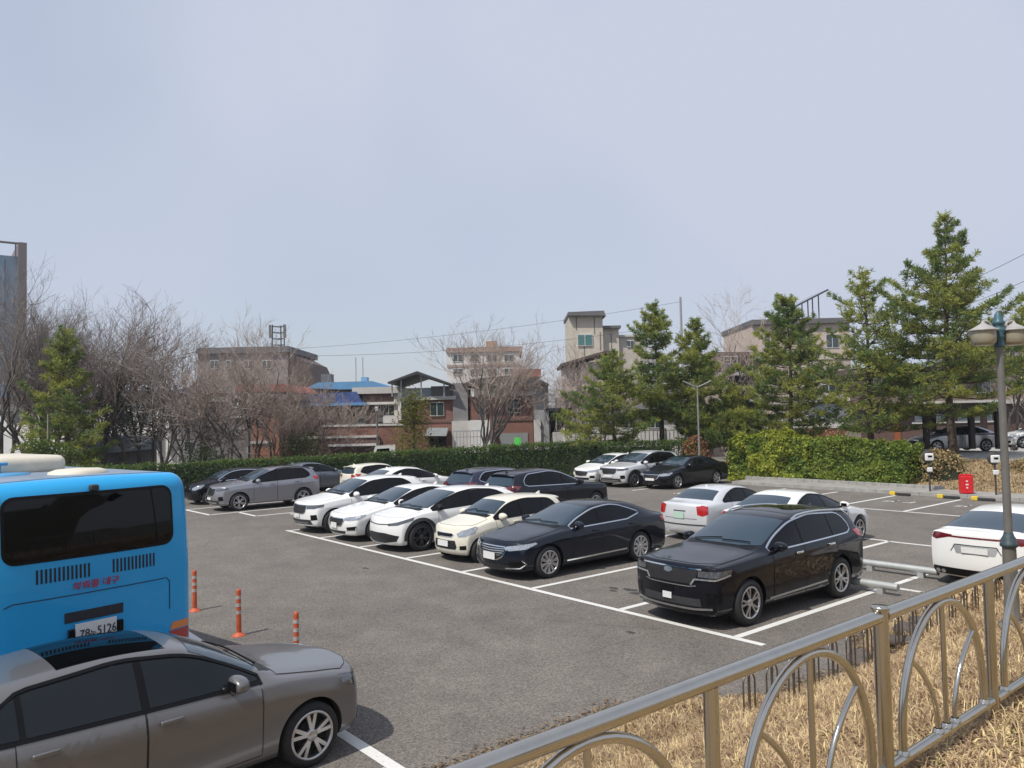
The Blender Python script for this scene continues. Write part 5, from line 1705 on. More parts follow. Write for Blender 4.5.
def pine(label, x, y, z0, h, rad, seed, mats=None, clear=.18, lean=(0, 0), dens=1.0, flat=.6, top=.5, group='pines beyond the car park', name='pine_tree'):
    r = random.Random(seed)
    mats = mats or (NEEDLE, NEEDLE_L)
    root = thing(name, label, 'tree', (x, y, z0), 0, group)
    tr = MB()
    def axis(k): return Vector((lean[0] * k + .12 * sin(k * 5 + seed), lean[1] * k + .1 * cos(k * 4 + seed), h * k))
    tr.tube([axis(i / 12) - (Vector((0, 0, .15)) if i == 0 else Vector()) for i in range(13)], [lerp(.020 * h, .012, (i / 12) ** .85) * (1.25 if i == 0 else 1) for i in range(13)], 8)
    bags = [MB() for _ in mats]
    k = clear
    while k < .985:
        kk = (k - clear) / (1 - clear)
        reach = rad * (1 - kk ** (1.0 / top * .62)) * (.72 + .28 * min(1, kk * 6)) + .18
        nb = r.randint(4, 6) if kk < .85 else 4
        a0 = r.uniform(0, 6.28)
        skip = r.random()
        for i in range(nb):
            a = a0 + 2 * pi * i / nb + r.uniform(-.35, .35)
            L = reach * r.uniform(.55, 1.18)
            if r.random() < .10: L *= .4
            o = axis(k + r.uniform(-.012, .012))
            up0 = lerp(-.02, .75, kk) * flat + r.uniform(-.10, .12)
            d = Vector((cos(a), sin(a), up0)).normalized()
            pts = [o]
            ns = 6
            for s in range(1, ns + 1):
                q = s / ns
                pts.append(o + d * L * q + Vector((0, 0, L * (.16 * q * q - .08 * sin(pi * q)))) + Vector((r.gauss(0, .04), r.gauss(0, .04), r.gauss(0, .03))) * L * .3)
            for s in range(ns): seg(tr, pts[s], pts[s + 1], .034 * (1 - s / ns) * (.5 + L * .3), .034 * (1 - (s + 1) / ns * .85) * (.5 + L * .3))
            nt = max(5, int(L * 27 * dens))
            for t in range(nt):
                q = r.uniform(.28 if L > .8 else .05, 1.02) if t else 1.0
                s = min(ns - 1, int(q * ns)); c0 = pts[s].lerp(pts[s + 1], min(1, q * ns - s))
                side = Vector((-sin(a), cos(a), 0)) * r.uniform(-1, 1) * L * .34 * (1.15 - q * .7)
                c = c0 + side + Vector((0, 0, r.uniform(-.02, .20)))
                if side.length > .35 and t % 3 == 0: seg(tr, c0, c, .014, .007, 3)
                hue_noise = mnoise.noise(c * .8 + Vector((seed, 0, 0)))  # noise that picks the paler, yellower needles
                bag = bags[1 if (hue_noise + r.gauss(0, .22) > .02 and len(bags) > 1) else 0]
                out = (d + Vector((0, 0, .75)) + side * .6).normalized()
                sz = r.uniform(.15, .27)
                for _ in range(10):
                    v = (out * .8 + Vector((r.gauss(0, 1), r.gauss(0, 1), r.gauss(0, .8))) * .75).normalized()
                    w = v.orthogonal().normalized() * .024
                    w = Matrix.Rotation(r.uniform(0, 6.28), 3, v) @ w
                    e = c + v * sz
                    b = len(bag.v)
                    bag.v += [tuple(c - w * .6), tuple(c + w * .6), tuple(e + w * .5), tuple(e - w * .5)]
                    bag.face((b, b + 1, b + 2, b + 3))
        k += lerp(.050, .034, kk) * r.uniform(.7, 1.3) * min(1.3, 8.5 / h + .35)
    tr.build('trunk', BARK, root)
    for mb, m_ in zip(bags, mats):
        if mb.v: mb.build('crown', m_, root)
    return root


def bare_tree(label, x, y, z0, h, spread, seed, twig=None, stems=3, dens=1.0, group='bare trees beyond the hedge', name='bare_tree', thick=1.0, buds=None, levels=5):
    """leafless tree: stems that fork again and again down to fine twigs"""
    r = random.Random(seed)
    root = thing(name, label, 'tree', (x, y, z0), 0, group)
    tr, tw, bd = MB(), MB(), MB()

    def grow(p, d, L, rad, lev):
        ns = 4 if lev < 2 else 3
        a = p
        pts = [p]
        for s in range(ns):
            wob = .16 if lev < 2 else .26
            d = (d + Vector((r.gauss(0, wob), r.gauss(0, wob), r.gauss(0, wob * .7) + (.07 if lev < 3 else .10)))).normalized()
            b = a + d * L / ns
            r0, r1 = rad * (1 - .45 * s / ns), rad * (1 - .45 * (s + 1) / ns)
            seg(tr if lev < 2 else tw, a, b, r0, r1, 6 if lev < 2 else 3)
            a = b; pts.append(b)
        if lev >= levels:
            if buds and r.random() < .35: add_leaf(bd, a, .05, r)
            return
        nc = {0: r.randint(3, 5), 1: r.randint(4, 5), 2: r.randint(4, 6)}.get(lev, r.randint(3, 4))
        nc = max(2, int(nc * dens * (.86 if lev > 1 else 1) + r.random()))
        for i in range(nc):
            q = r.uniform(.35, 1.0) if i else 1.0
            s = min(ns - 1, int(q * ns)); o = pts[s].lerp(pts[s + 1], min(1, q * ns - s))
            ax = d.orthogonal().normalized(); ax = Matrix.Rotation(r.uniform(0, 6.28), 3, d) @ ax
            ang = r.uniform(.22, .68) if i else r.uniform(.05, .35)
            nd = (Matrix.Rotation(ang, 3, ax) @ d).normalized()
            nd.x *= spread; nd.y *= spread; nd.normalize()
            grow(o, nd, L * r.uniform(.52, .76), max(.0075, rad * r.uniform(.42, .62)), lev + 1)
    for i in range(stems):
        a = 2 * pi * i / stems + r.uniform(-.5, .5)
        sp = r.uniform(.12, .42) if stems > 1 else .04
        grow(Vector((cos(a) * .12 * (stems > 1), sin(a) * .12 * (stems > 1), -.1)), Vector((cos(a) * sp, sin(a) * sp, 1)).normalized(), h * r.uniform(.40, .52), .015 * h * thick * (1.0 if stems < 3 else .75), 0)
    tr.build('trunk', BARKG, root)
    tw.build('crown', twig or TWIG, root)
    if bd.v: bd.build('buds', buds, root)
    return root


def leafy_tree(label, x, y, z0, h, rad, seed, m, n=2600, size=.10, name='evergreen_tree', group=None, conic=.5, clear=.12):
    r = random.Random(seed)
    root = thing(name, label, 'tree', (x, y, z0), 0, group)
    tr = MB(); tr.tube([(0, 0, -.1), (.05, .02, h * .4), (0, .05, h * .9)], [.10, .07, .015], 7)
    lm, lb = MB(), tr
    for i in range(int(n / 42)):
        k = r.random() ** .8; z = h * lerp(clear, 1, k)
        rr = rad * (1 - k) ** conic * (.5 + .5 * min(1, k * 5))
        a = r.uniform(0, 6.28); q = sqrt(r.random())
        c = Vector((cos(a) * rr * q, sin(a) * rr * q, z))
        seg(lb, Vector((0, 0, z - .25 * rr)), c, .02, .008, 3)
        g = .20 + .16 * rad
        for _ in range(42):
            add_leaf(lm, c + Vector((r.gauss(0, g), r.gauss(0, g), r.gauss(0, g * .6))), size, r, Vector((0, 0, .6)))
    tr.build('trunk', BARK, root); lm.build('crown', m, root)
    return root


def make_green():
    # long clipped hedge behind the bays
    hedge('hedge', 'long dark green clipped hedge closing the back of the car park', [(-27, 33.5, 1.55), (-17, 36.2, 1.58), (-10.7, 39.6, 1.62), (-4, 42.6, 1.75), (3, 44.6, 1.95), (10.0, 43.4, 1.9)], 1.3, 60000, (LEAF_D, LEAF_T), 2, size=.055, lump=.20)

    def yellow_pick(u, h, lum, r): return 1 if lum + r.gauss(0, .35) > -.05 else 0  # noise scatters the yellow-green leaf tone
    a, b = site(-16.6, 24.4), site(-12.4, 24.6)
    hedge('shrub_row', 'bright yellow-green loose shrubs beyond the black sedan', [(a.x, a.y, 1.9), (lerp(a.x, b.x, .4), lerp(a.y, b.y, .4), 2.25), (b.x, b.y, 2.0)], 1.9, 42000, (LEAF_M, LEAF_Y), 7, size=.075, lump=.50, core_k=.5, bloom=yellow_pick, cat='shrubs')
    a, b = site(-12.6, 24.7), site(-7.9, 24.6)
    hedge('shrub_row', 'mid green dense shrub row standing behind the kerb left of the dry bank', [(a.x, a.y, 2.05), (lerp(a.x, b.x, .5), lerp(a.y, b.y, .5), 2.0), (b.x, b.y, 1.75)], 1.8, 42000, (LEAF_M, leaf_mat('shrub_leaf_yellowish', (.21, .26, .04))), 9, size=.065, lump=.40, core_k=.55, cat='shrubs', bloom=lambda u, h, lum, r: 1 if lum + r.gauss(0, .4) > .02 else 0)  # second leaf tone is yellower, mixed in by noise
    # withered shrubs at the end of it and along the bank
    dry = leaf_mat('withered_leaf', (.36, .26, .13), .4, .2); dryr = leaf_mat('rusty_leaf', (.30, .115, .06), .4, .2)
    for i, (s, t, w_, h_, lab) in enumerate(((-7.0, 25.2, 1.3, 1.5, 'withered straw-coloured shrub at the end of the green shrub row'), (-4.2, 27.4, 1.1, .8, 'withered low shrub on the bank above the red box'), (-1.2, 27.2, 1.2, .85, 'withered low shrub on the bank beyond the lamp post'), (-3.0, 26.2, .9, .5, 'small withered tuft on the bank nearest the red box'))):
        p = site(s, t)
        hedge('withered_shrub', lab, [(p.x - w_ * .6, p.y + .3, h_ * .8), (p.x, p.y, h_), (p.x + w_ * .6, p.y - .3, h_ * .75)], 1.1, 2600, (dry, LEAF_T), 20 + i, z0=.45 if i else .15, size=.06, lump=.5, cat='shrub', bloom=lambda u, h, lum, r: 1 if r.random() < .16 else 0)
    c = gx(693, 42.6)
    hedge('rusty_shrub', 'small orange-brown shrub beside the two-armed pole lamp', [(c.x - .6, c.y, 1.7), (c.x + .2, c.y, 2.2), (c.x + .7, c.y, 1.6)], .9, 2200, (dryr, LEAF_M), 31, size=.06, lump=.5, cat='shrub', bloom=lambda u, h, lum, r: 1 if r.random() < .25 else 0)
    c = gx(812, 50)
    hedge('rusty_shrub', 'low reddish shrub row before the white wall behind the shrubs', [(c.x - 2.2, c.y, 1.9), (c.x, c.y, 2.1), (c.x + 2.0, c.y, 2.0)], .9, 3200, (dryr, dry), 33, size=.06, lump=.45, cat='shrubs', bloom=lambda u, h, lum, r: 1 if r.random() < .35 else 0)
    # pines on the right
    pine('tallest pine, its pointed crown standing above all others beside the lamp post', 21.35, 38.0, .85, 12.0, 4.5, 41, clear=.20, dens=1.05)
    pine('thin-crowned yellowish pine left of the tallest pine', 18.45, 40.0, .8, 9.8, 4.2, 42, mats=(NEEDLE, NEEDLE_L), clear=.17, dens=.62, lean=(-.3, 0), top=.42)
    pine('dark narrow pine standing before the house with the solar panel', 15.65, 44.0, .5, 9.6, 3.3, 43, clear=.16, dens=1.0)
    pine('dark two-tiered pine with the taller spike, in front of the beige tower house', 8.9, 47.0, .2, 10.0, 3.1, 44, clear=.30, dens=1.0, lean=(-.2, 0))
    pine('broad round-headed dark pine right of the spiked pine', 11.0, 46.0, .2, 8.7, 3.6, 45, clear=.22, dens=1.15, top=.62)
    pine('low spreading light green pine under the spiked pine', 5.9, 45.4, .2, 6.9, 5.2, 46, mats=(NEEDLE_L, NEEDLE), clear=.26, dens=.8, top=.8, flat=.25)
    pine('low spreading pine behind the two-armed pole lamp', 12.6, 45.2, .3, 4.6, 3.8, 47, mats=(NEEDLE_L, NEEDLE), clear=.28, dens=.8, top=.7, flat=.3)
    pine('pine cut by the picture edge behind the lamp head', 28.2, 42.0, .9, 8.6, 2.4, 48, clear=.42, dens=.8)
    # evergreens on the left
    pine('open green cedar among the bare trees above the bus', gx(66, 40.5).x, 40.5, 0, 8.6, 2.7, 51, mats=(NEEDLE, NEEDLE_L), clear=.10, dens=.8, group='evergreens behind the bus', name='cedar_tree')
    leafy_tree('dark rounded evergreen between bare trees left of the blue roofs', gx(112, 47).x, 47, 0, 6.5, 1.8, 52, NEEDLE_D, n=5200, size=.07, conic=.42, clear=.35)
    leafy_tree('brownish-green evergreen in front of the grey block', gx(152, 46).x, 46, 0, 6.3, 1.9, 53, leaf_mat('brownish_evergreen', (.075, .065, .032)), n=3800, size=.07, conic=.5, clear=.40)
    leafy_tree('dark low evergreen under the brown roof at the left', gx(205, 47).x, 47, 0, 4.8, 1.5, 54, leaf_mat('dull_evergreen', (.055, .058, .028)), n=2600, size=.07, clear=.45)
    leafy_tree('yellow-green pointed conifer before the house with the gabled canopy', gx(413, 46.5).x, 46.5, 0, 4.9, 1.35, 55, leaf_mat('golden_conifer', (.17, .17, .03)), n=4600, size=.07, conic=.9, clear=.15)
    leafy_tree('bushy bright shrub just above the bus roof', gx(42, 38).x, 38, 0, 2.7, 1.0, 56, LEAF_T, n=2400, size=.06, clear=.3)
    leafy_tree('low green shrub in the yard left of the brick garden wall', gx(300, 44.5).x, 44.5, 0, 2.5, 1.5, 57, leaf_mat('yard_shrub', (.07, .085, .028)), n=2600, size=.06, clear=.3)
    leafy_tree('low green shrub under the bare trees beside the terracotta house', gx(200, 41).x, 41, 0, 2.1, 1.4, 58, leaf_mat('yard_shrub_dark', (.05, .07, .024)), n=2200, size=.06, clear=.3)
    # bare trees
    T = [(4, 43, 9.8, 1.0, 4, 'dark many-stemmed bare tree before the blue-grey tower', None, 1.15), (34, 44, 10.4, 1.1, 4, 'dark bare tree just right of the blue-grey tower', None, 1.1), (62, 46, 10.4, 1.15, 4, 'bare tree rising directly behind the green cedar', None, 1.0), (98, 45, 9.9, 1.15, 4, 'widest bare tree above the bus, right of the green cedar', None, 1.05),
         (132, 46, 9.2, 1.1, 4, 'fine-twigged bare tree between cedar and grey outbuilding', TWIGR, .9), (160, 44, 7.6, 1.1, 3, 'bare tree with leaning pale stems before the pale house with posts', None, 1.0), (190, 45, 8.2, 1.1, 4, 'bare tree before the grey outbuilding', TWIGR, .95), (222, 43, 7.2, 1.1, 4, 'reddish bare tree over the grey SUV', TWIGR, 1.0),
         (250, 46, 7.9, 1.1, 4, 'brown bare tree in front of the terracotta house', TWIGR, .95), (278, 45, 6.2, 1.15, 4, 'bare tree at the right corner of the terracotta house', TWIGR, .9), (302, 47, 5.6, 1.25, 4, 'low tangled bare tree before the blue tarpaulin roof', TWIGR, .9), (487, 45, 8.6, 1.1, 4, 'bare tree with a forked trunk before the flat-roofed brick house', TWIGR, 1.0),
         (556, 52, 6.8, 1.1, 3, 'slender bare tree between the brick house and beige tower', TWIGR, .85), (596, 56, 8.0, 1.1, 3, 'reddish bare tree in front of the beige tower house', TWIGR, .85), (722, 58, 10.4, 1.15, 4, 'tall reddish bare tree behind the dark pines', TWIGR, .85),
         (1012, 52, 8.6, 1.1, 4, 'bare tree at the picture edge behind the lamp post', TWIGR, .9), (340, 50, 4.4, 1.3, 3, 'small bare tree inside the brick garden wall', TWIGR, .8)]
    for i, (px, Y, h, sp, st, lab, tw, th) in enumerate(T):
        c = gx(px, Y)
        bare_tree(lab, c.x, Y, 0.0 if px < 700 else .6, h, sp, 70 + i, tw, st, thick=th, dens=1.02 if px < 140 else .95)


# ------------------------------------------------------------------ houses behind
def make_houses():
    brick = brick_mat('red_brick', (.24, .085, .055), (.17, .06, .042), (.25, .20, .17))
    brickd = brick_mat('brown_brick', (.14, .068, .052), (.10, .05, .04), (.17, .14, .12))
    terra = brick_mat('terracotta_brick', (.40, .125, .06), (.33, .10, .05), (.34, .25, .19))
    pale = mat('pale_render', (.52, .50, .47), .9, var=.12, scale=.9)
    white = mat('white_render', (.66, .65, .62), .85, var=.10, scale=1.2)
    beige = mat('beige_stone', (.52, .47, .39), .85, var=.16, scale=1.4)
    pinkb = mat('pinkish_render', (.52, .43, .37), .9, var=.15, scale=.8)
    grey = mat('grey_render', (.22, .21, .215), .9, var=.2, scale=.9)
    greyd = mat('dark_grey_cladding', (.13, .125, .125), .7, var=.2, scale=.7)
    brownr = mat('brown_roofing', (.095, .068, .055), .8, var=.25, scale=1.2)
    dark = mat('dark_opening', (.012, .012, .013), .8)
    roofd = mat('dark_metal_roof', (.055, .055, .06), .5, metal=.2, var=.2, scale=2)
    blue1 = mat('blue_tarpaulin', (.055, .095, .25), .55, var=.35, scale=2.2)
    blue2 = mat('bright_blue_roof', (.12, .29, .50), .5, var=.12, scale=2)
    frame = mat('window_frame_white', (.60, .60, .58), .5)
    alum = mat('aluminium_rail', (.50, .50, .50), .4, metal=.6)
    hglass = mat('house_glass', (.03, .045, .05), .06, spec=.8, coat=.3)
    tglass = mat('teal_house_glass', (.05, .16, .15), .08, spec=.8, coat=.3)
    shedm = mat('blue_grey_metal_sheet', (.23, .28, .33), .5, metal=.3, var=.12, scale=2)

    class B:
        def __init__(s, name, label, x, Y, cat='house', yaw=0.0, z0=0.0):
            c = gx(x, Y); s.c = Vector((c.x, Y, z0)); s.Y = Y; s.yaw = yaw
            s.root = thing(name, label, cat, s.c, yaw)

        def xz(s, px, py, dy=0.0):
            p = at(px, py, s.Y + dy); return p.x - s.c.x, p.z - s.c.z

        def box(s, nm, m, x0, y0, x1, y1, dy=0.0, th=.3, parent=None, ground=False):
            ax, az = s.xz(x0, (y0 + y1) / 2, dy); bx, _ = s.xz(x1, (y0 + y1) / 2, dy)
            zt_ = (s.xz((x0 + x1) / 2, y0, dy)[1]); zb_ = -.2 - s.c.z * 0 if ground else s.xz((x0 + x1) / 2, y1, dy)[1]
            k = MB(); k.box(((ax + bx) / 2, dy + th / 2, (zt_ + zb_) / 2), (abs(bx - ax), th, zt_ - zb_))
            return k.build(nm, m, parent or s.root)

        def win(s, x0, y0, x1, y1, dy, g=None, mull=1, nm='window'):
            f = s.box(nm, frame, x0, y0, x1, y1, dy - .06, .12)
            w = (x1 - x0); e = min(1.0, w * .09)
            for i in range(mull + 1):
                a = x0 + e * .5 + (w - e * .5) * i / (mull + 1); b = x0 + w * (i + 1) / (mull + 1) - e * .5
                s.box('pane', g or hglass, a, y0 + .8, b, y1 - .8, dy - .075, .05, f)
            return f

        def poly(s, nm, m, pts, dy, th, parent=None):
            """outline in the picture plane at its depth, with real thickness"""
            q = [s.xz(px, py, dy) for px, py in pts]
            k = MB(); b = len(k.v); n = len(q)
            k.v += [(x, dy, z) for x, z in q] + [(x, dy + th, z) for x, z in q]
            k.face(range(n)); k.face([n + i for i in range(n)][::-1])
            for i in range(n): k.face(((i + 1) % n, i, n + i, n + (i + 1) % n))
            return k.build(nm, m, parent or s.root, fix=True)
    # blue-grey tower at the picture edge
    b = B('tower_block', 'tall blue-grey tower with brown corner fin and ring emblem at the picture edge', -30, 80, 'building', radians(37))
    W_ = 11.6
    cn = at(27, 243, 80); off = Matrix.Rotation(radians(37), 3, 'Z') @ Vector((W_ / 2 + .36, -.6, 0)); b.root.location = (cn.x - off.x, cn.y - off.y, 0)
    H_ = at(20, 243, 80).z
    k = MB(); k.box((-.4, 5, H_ / 2 - .7), (W_, 10, H_ - 1.4)); k.build('wall', mat('blue_grey_panel', (.22, .29, .36), .45, metal=.3, var=.1, scale=.4, streak=.05), b.root)
    k = MB(); k.box((W_ / 2 - .4 + .38, 4.6, H_ / 2), (.75, 10.4, H_)); k.build('corner_fin', mat('brown_cladding', (.19, .155, .145), .6, var=.1, scale=.6), b.root)
    k = MB(); k.tube([(-W_ / 2, -.1, H_ - .05), (W_ / 2, -.1, H_ - .05)], .12, 8); k.build('parapet_rail', greyd, b.root)
    for i in range(6):
        k = MB(); k.tube([(-W_ / 2 + 1 + i * 2.0, -.1, H_ - 1.5), (-W_ / 2 + 1 + i * 2.0, -.1, H_ - .05)], .07, 6); k.build('rail_post', greyd, b.root)
    em = mat('emblem_dark', (.06, .07, .085), .5)
    e0 = Vector((W_ / 2 - 3.55, -.06, H_ - 2.75))
    k = MB(); k.tube([e0 + Vector((.92 * cos(a), 0, .92 * sin(a))) for a in [2 * pi * i / 28 for i in range(28)]], .10, 6, closed=True); ring = k.build('emblem_ring', em, b.root)
    k = MB(); k.tube([e0 + Vector((.45 * cos(a), 0, .45 * sin(a))) for a in [2 * pi * i / 20 for i in range(20)]], .09, 6, closed=True); k.build('emblem_ring', em, b.root)
    k = MB(); k.box((W_ / 2 - 3.3, -.05, H_ - 5.1), (1.3, .12, .55)); k.build('window', hglass, b.root)
    for j in range(7):
        k = MB(); k.box((-W_ / 2 + .8 + j * 1.55, -.03, H_ / 2 - .8), (.06, .08, H_ - 2)); k.build('panel_joint', greyd, b.root)
    # low sheds and yards at the left
    b = B('shed', 'low blue-grey metal shed under the bare trees beside the bus roof', 96, 46, 'shed')
    b.box('wall', greyd, 80, 452, 118, 462, 0, 5, ground=True)
    b.poly('roof', shedm, [(72, 446), (78, 437), (119, 438), (121, 452), (84, 455)], -.4, 5)
    b = B('house', 'pale house with white posts glimpsed between the bare trees', 140, 60)
    b.box('wall', pale, 98, 396, 182, 460, 0, 8, ground=True)
    b.box('roof', brownr, 95, 391, 184, 397, -.5, 9)
    for x in (154, 166): b.box('post', white, x, 414, x + 4, 452, -.4, .3)
    b.win(118, 410, 132, 424, 0); b.win(138, 412, 150, 426, 0)
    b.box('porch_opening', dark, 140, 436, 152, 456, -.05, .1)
    b = B('house', 'white-walled house far behind the trees left of the cedar', 30, 66)
    b.box('wall', white, -10, 402, 64, 450, 0, 8, ground=True); b.box('roof', brownr, -14, 397, 68, 403, -.5, 9); b.win(6, 410, 22, 424, 0); b.win(40, 410, 54, 424, 0)
    b = B('outbuilding', 'grey rendered outbuilding with blue tarpaulin on top', 205, 55, 'building')
    b.box('wall', grey, 178, 402, 232, 460, 0, 6, ground=True); b.box('roof', blue1, 176, 389, 194, 394, -.3, 3); b.box('parapet', pale, 178, 397, 232, 402, -.2, .4)
    b.win(184, 441, 192, 452, 0); b.box('door', dark, 200, 432, 209, 456, -.05, .1)
    b = B('large_house', 'big brownish house with sloped roof and roof mast behind the bare trees', 245, 88, 'building')
    b.box('wall', mat('brownish_render', (.27, .24, .225), .9, var=.15, scale=.5), 198, 352, 288, 450, 0, 12, ground=True)  # wall colour lightened to put distance haze into it
    b.box('parapet', greyd, 196, 347, 289, 353, -.4, 13)
    b.poly('roof', brownr, [(286, 352), (306, 362), (322, 396), (322, 402), (286, 402)], .3, 10)
    for x in (210, 226, 244, 262): b.win(x, 360, x + 9, 369, 0)
    ma = B('roof_mast', 'dark lattice antenna mast standing on the big brownish house', 279, 88, 'antenna', z0=at(279, 350, 88).z)
    p = lambda px, py: Vector((at(px, py, 88).x - ma.c.x, 0, at(px, py, 88).z - ma.c.z))
    k = MB()
    for dx, dy in ((-.7, 0), (.7, 0), (0, 1.1)): k.tube([(dx, dy, 0), (dx * .9, dy * .9, 2.9)], .07, 6)
    k.build('mast_legs', roofd, ma.root)
    for z in (.6, 1.3, 2.0, 2.7):
        k = MB(); k.tube([(-.7, 0, z), (.7, 0, z), (0, 1.1, z)], .05, 5, closed=True); k.build('mast_brace', roofd, ma.root)
    for x in (-.85, .8):
        k = MB(); k.box((x, -.2, 2.1), (.25, .2, 1.5)); k.build('antenna_panel', greyd, ma.root)
    # terracotta house
    b = B('house', 'terracotta brick house with a white band, behind the grey SUV', 262, 52)
    b.box('wall', terra, 252, 400, 279, 460, 0, 6, ground=True); b.box('band', white, 250, 441, 272, 443.5, -.12, .2)
    b.box('side_wall', grey, 228, 396, 252, 460, .5, 6, ground=True); b.poly('roof', mat('red_roof_tile', (.33, .085, .06), .8, var=.25, scale=4), [(234, 391), (240, 384), (284, 384), (294, 392)], -.6, 7)
    b.win(231, 397, 246, 408, .5); b.box('sill', white, 230, 415, 248, 418, .3, .3); b.win(233, 428, 244, 438, .5); b.win(258, 410, 266, 416, 0, mull=0); b.win(257, 422, 264, 426, 0, mull=0)
    # blue roofed houses
    b = B('house', 'house under a bright blue sheet roof far behind the tarpaulin roof', 350, 72)
    b.box('wall', brickd, 308, 387, 388, 430, 0, 7, ground=True); b.poly('roof', blue2, [(306, 388), (318, 382.5), (372, 381), (388, 386), (388, 388.5), (340, 389.5)], -.5, 8)
    b.box('chimney', greyd, 321, 374, 331, 383, 3, 1.2); b.box('roof_tank', mat('blue_tank', (.2, .35, .5), .5), 361, 377, 367, 382, 3, 1)
    for x in (356, 363):
        k = MB(); X, Z = b.xz(x, 382, 3.5); k.tube([(X, 3.5, Z - .1), (X, 3.5, Z + 2.4)], .05, 5); k.build('aerial', alum, b.root)
    b = B('house', 'brown brick house with a wrinkled blue tarpaulin roof', 350, 55)
    b.box('wall', brickd, 302, 404, 395, 450, 0, 7, ground=True)
    b.poly('roof', blue1, [(300, 404), (309, 394), (356, 391.5), (363, 403), (356, 405.5)], -.7, 6)
    b.box('eave', blue2, 302, 403, 366, 405.8, -.85, .3)
    b.box('upper_wall', brickd, 362, 393, 395, 405, -.2, 5); b.box('roof_slab', pale, 352, 387, 401, 393.5, -.5, 6)
    b.box('band', white, 365, 402, 395, 404.5, -.5, .4)
    b.win(383, 405, 394.5, 416, -.05); b.win(355, 407, 366, 424, -.05, g=tglass, mull=0); b.box('door', greyd, 376, 408, 383, 422, -.06, .1)
    b.box('side_post', pale, 394, 394, 399, 420, -.3, .6); b.box('balcony', white, 383, 416, 401, 423, -.8, 1.0)
    b = B('garden_wall', 'low brick garden wall with pale coping behind the hedge', 365, 49, 'wall')
    b.box('wall', brick, 322, 426, 402, 456, 0, .3, ground=True); b.box('coping', pale, 321, 424.3, 403, 426.3, -.06, .42); b.box('coping', pale, 300, 436, 378, 438.2, -.3, .5)
    b.box('coping', white, 328, 444, 376, 446.2, -.5, .5); b.box('lower_wall', brickd, 298, 438, 380, 458, -.22, .2, ground=True)
    b = B('utility_pole', 'thin pole standing before the brick garden wall', 377, 47.5, 'pole')
    k = MB(); k.tube([(0, 0, 0), (0, 0, 4.1)], .06, 8); k.build('pole', greyd, b.root); k = MB(); k.box((0, 0, 4.1), (.2, .2, .3), 0, .05); k.build('lamp_head', alum, b.root)
    # house with the gabled canopy
    b = B('house', 'brick house with a dark open gabled canopy on its roof', 425, 52)
    b.box('wall', brick, 398, 399, 455, 460, 0, 7, ground=True); b.box('floor_band', brickd, 398, 421, 455, 423, -.05, .2)
    b.box('roof_terrace', pale, 396, 396.5, 456, 400, -.3, 7.4); b.box('terrace_screen', mat('pale_blue_sheet', (.36, .43, .50), .6), 402, 388, 432, 397, .4, .12); b.box('terrace_room', grey, 431, 386, 456, 400, .2, 5)
    b.poly('canopy', roofd, [(387.5, 382), (417, 371), (453, 384), (453, 385.6), (417, 374), (387.5, 383.6)], -1.0, 7.5)
    for px, py in ((392, 382), (401, 379), (421, 375), (444, 382)):
        for dy in (-.6, 5.6):
            k = MB(); X, Z = b.xz(px, py, dy); k.tube([(X, dy, b.xz(px, 397, 0)[1]), (X, dy, Z)], .05, 6); k.build('canopy_post', alum, b.root)
    b.box('white_column', white, 398, 392, 401, 420, -.4, .4)
    b.win(430, 402, 444, 416, -.05); b.win(401, 402, 411, 414, -.05, g=tglass); b.poly('awning', mat('translucent_awning', (.46, .48, .48), .4), [(424, 436), (428, 428), (448, 428), (446, 436)], -1.0, .9)
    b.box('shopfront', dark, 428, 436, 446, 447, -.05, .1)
    b.box('stair_wall', grey, 453, 383, 468, 446, -.2, 4, ground=True); b.box('stair_base', pale, 452, 421, 470, 446, -.5, 1, ground=True)
    b = B('fence', 'white pipe fence beside the stair of the canopy house', 466, 48.5, 'fence')
    for i in range(9): b.box('picket', alum, 453 + i * 3.4, 431, 453.7 + i * 3.4, 444, 0, .05, ground=True)
    b.box('rail', alum, 453, 430.5, 481, 431.5, -.02, .05); b.box('rail', alum, 453, 436.5, 481, 437.3, -.02, .05)
    # flat-roofed brick house
    b = B('house', 'brick house with thin dark flat roof and white upper wall', 505, 52)
    b.box('wall', brick, 470, 396, 533, 460, 0, 7, ground=True); b.box('floor_band', brickd, 495, 419, 533, 421, -.06, .2)
    b.box('upper_wall', white, 474, 384.5, 534, 396, -.1, 6); b.poly('roof', roofd, [(462, 384.5), (472, 379), (506, 375.5), (540, 379), (549, 384.5)], -1.0, 8.5)
    b.box('dark_opening', dark, 522, 381, 528, 391, -.14, .2); b.box('balcony_band', beige, 474, 394.5, 508, 397, -.35, .4)
    b.win(507, 398.5, 521, 413, -.05); b.box('door', greyd, 478, 399, 486, 419, -.06, .1); b.box('porch_wall', white, 470, 420, 490, 446, -.8, .4, ground=True)
    b.box('garage_door', mat('grey_garage_door', (.24, .25, .25), .5), 500, 433, 528, 450, -.06, .1)
    b.box('side_wall', mat('light_grey_render', (.33, .33, .34), .9, var=.12, scale=1), 534, 383, 549, 460, -.2, 5, ground=True); b.box('side_base', pale, 534, 420, 541, 447, -.4, .4, ground=True)
    b = B('apartment_block', 'pale apartment block with brown bands behind the flat-roofed house', 490, 78, 'building')
    b.box('wall', white, 447, 352, 520, 430, 0, 9, ground=True); b.box('parapet', mat('brown_band', (.33, .24, .20), .8), 446, 347, 522, 352, -.2, 9.4); b.box('floor_band', mat('brown_floor_band', (.36, .28, .24), .8), 447, 364, 520, 366.5, -.1, .3)
    for x in (453, 470, 487, 504): b.win(x, 354, x + 10, 362, 0); b.win(x, 368, x + 10, 375, 0)
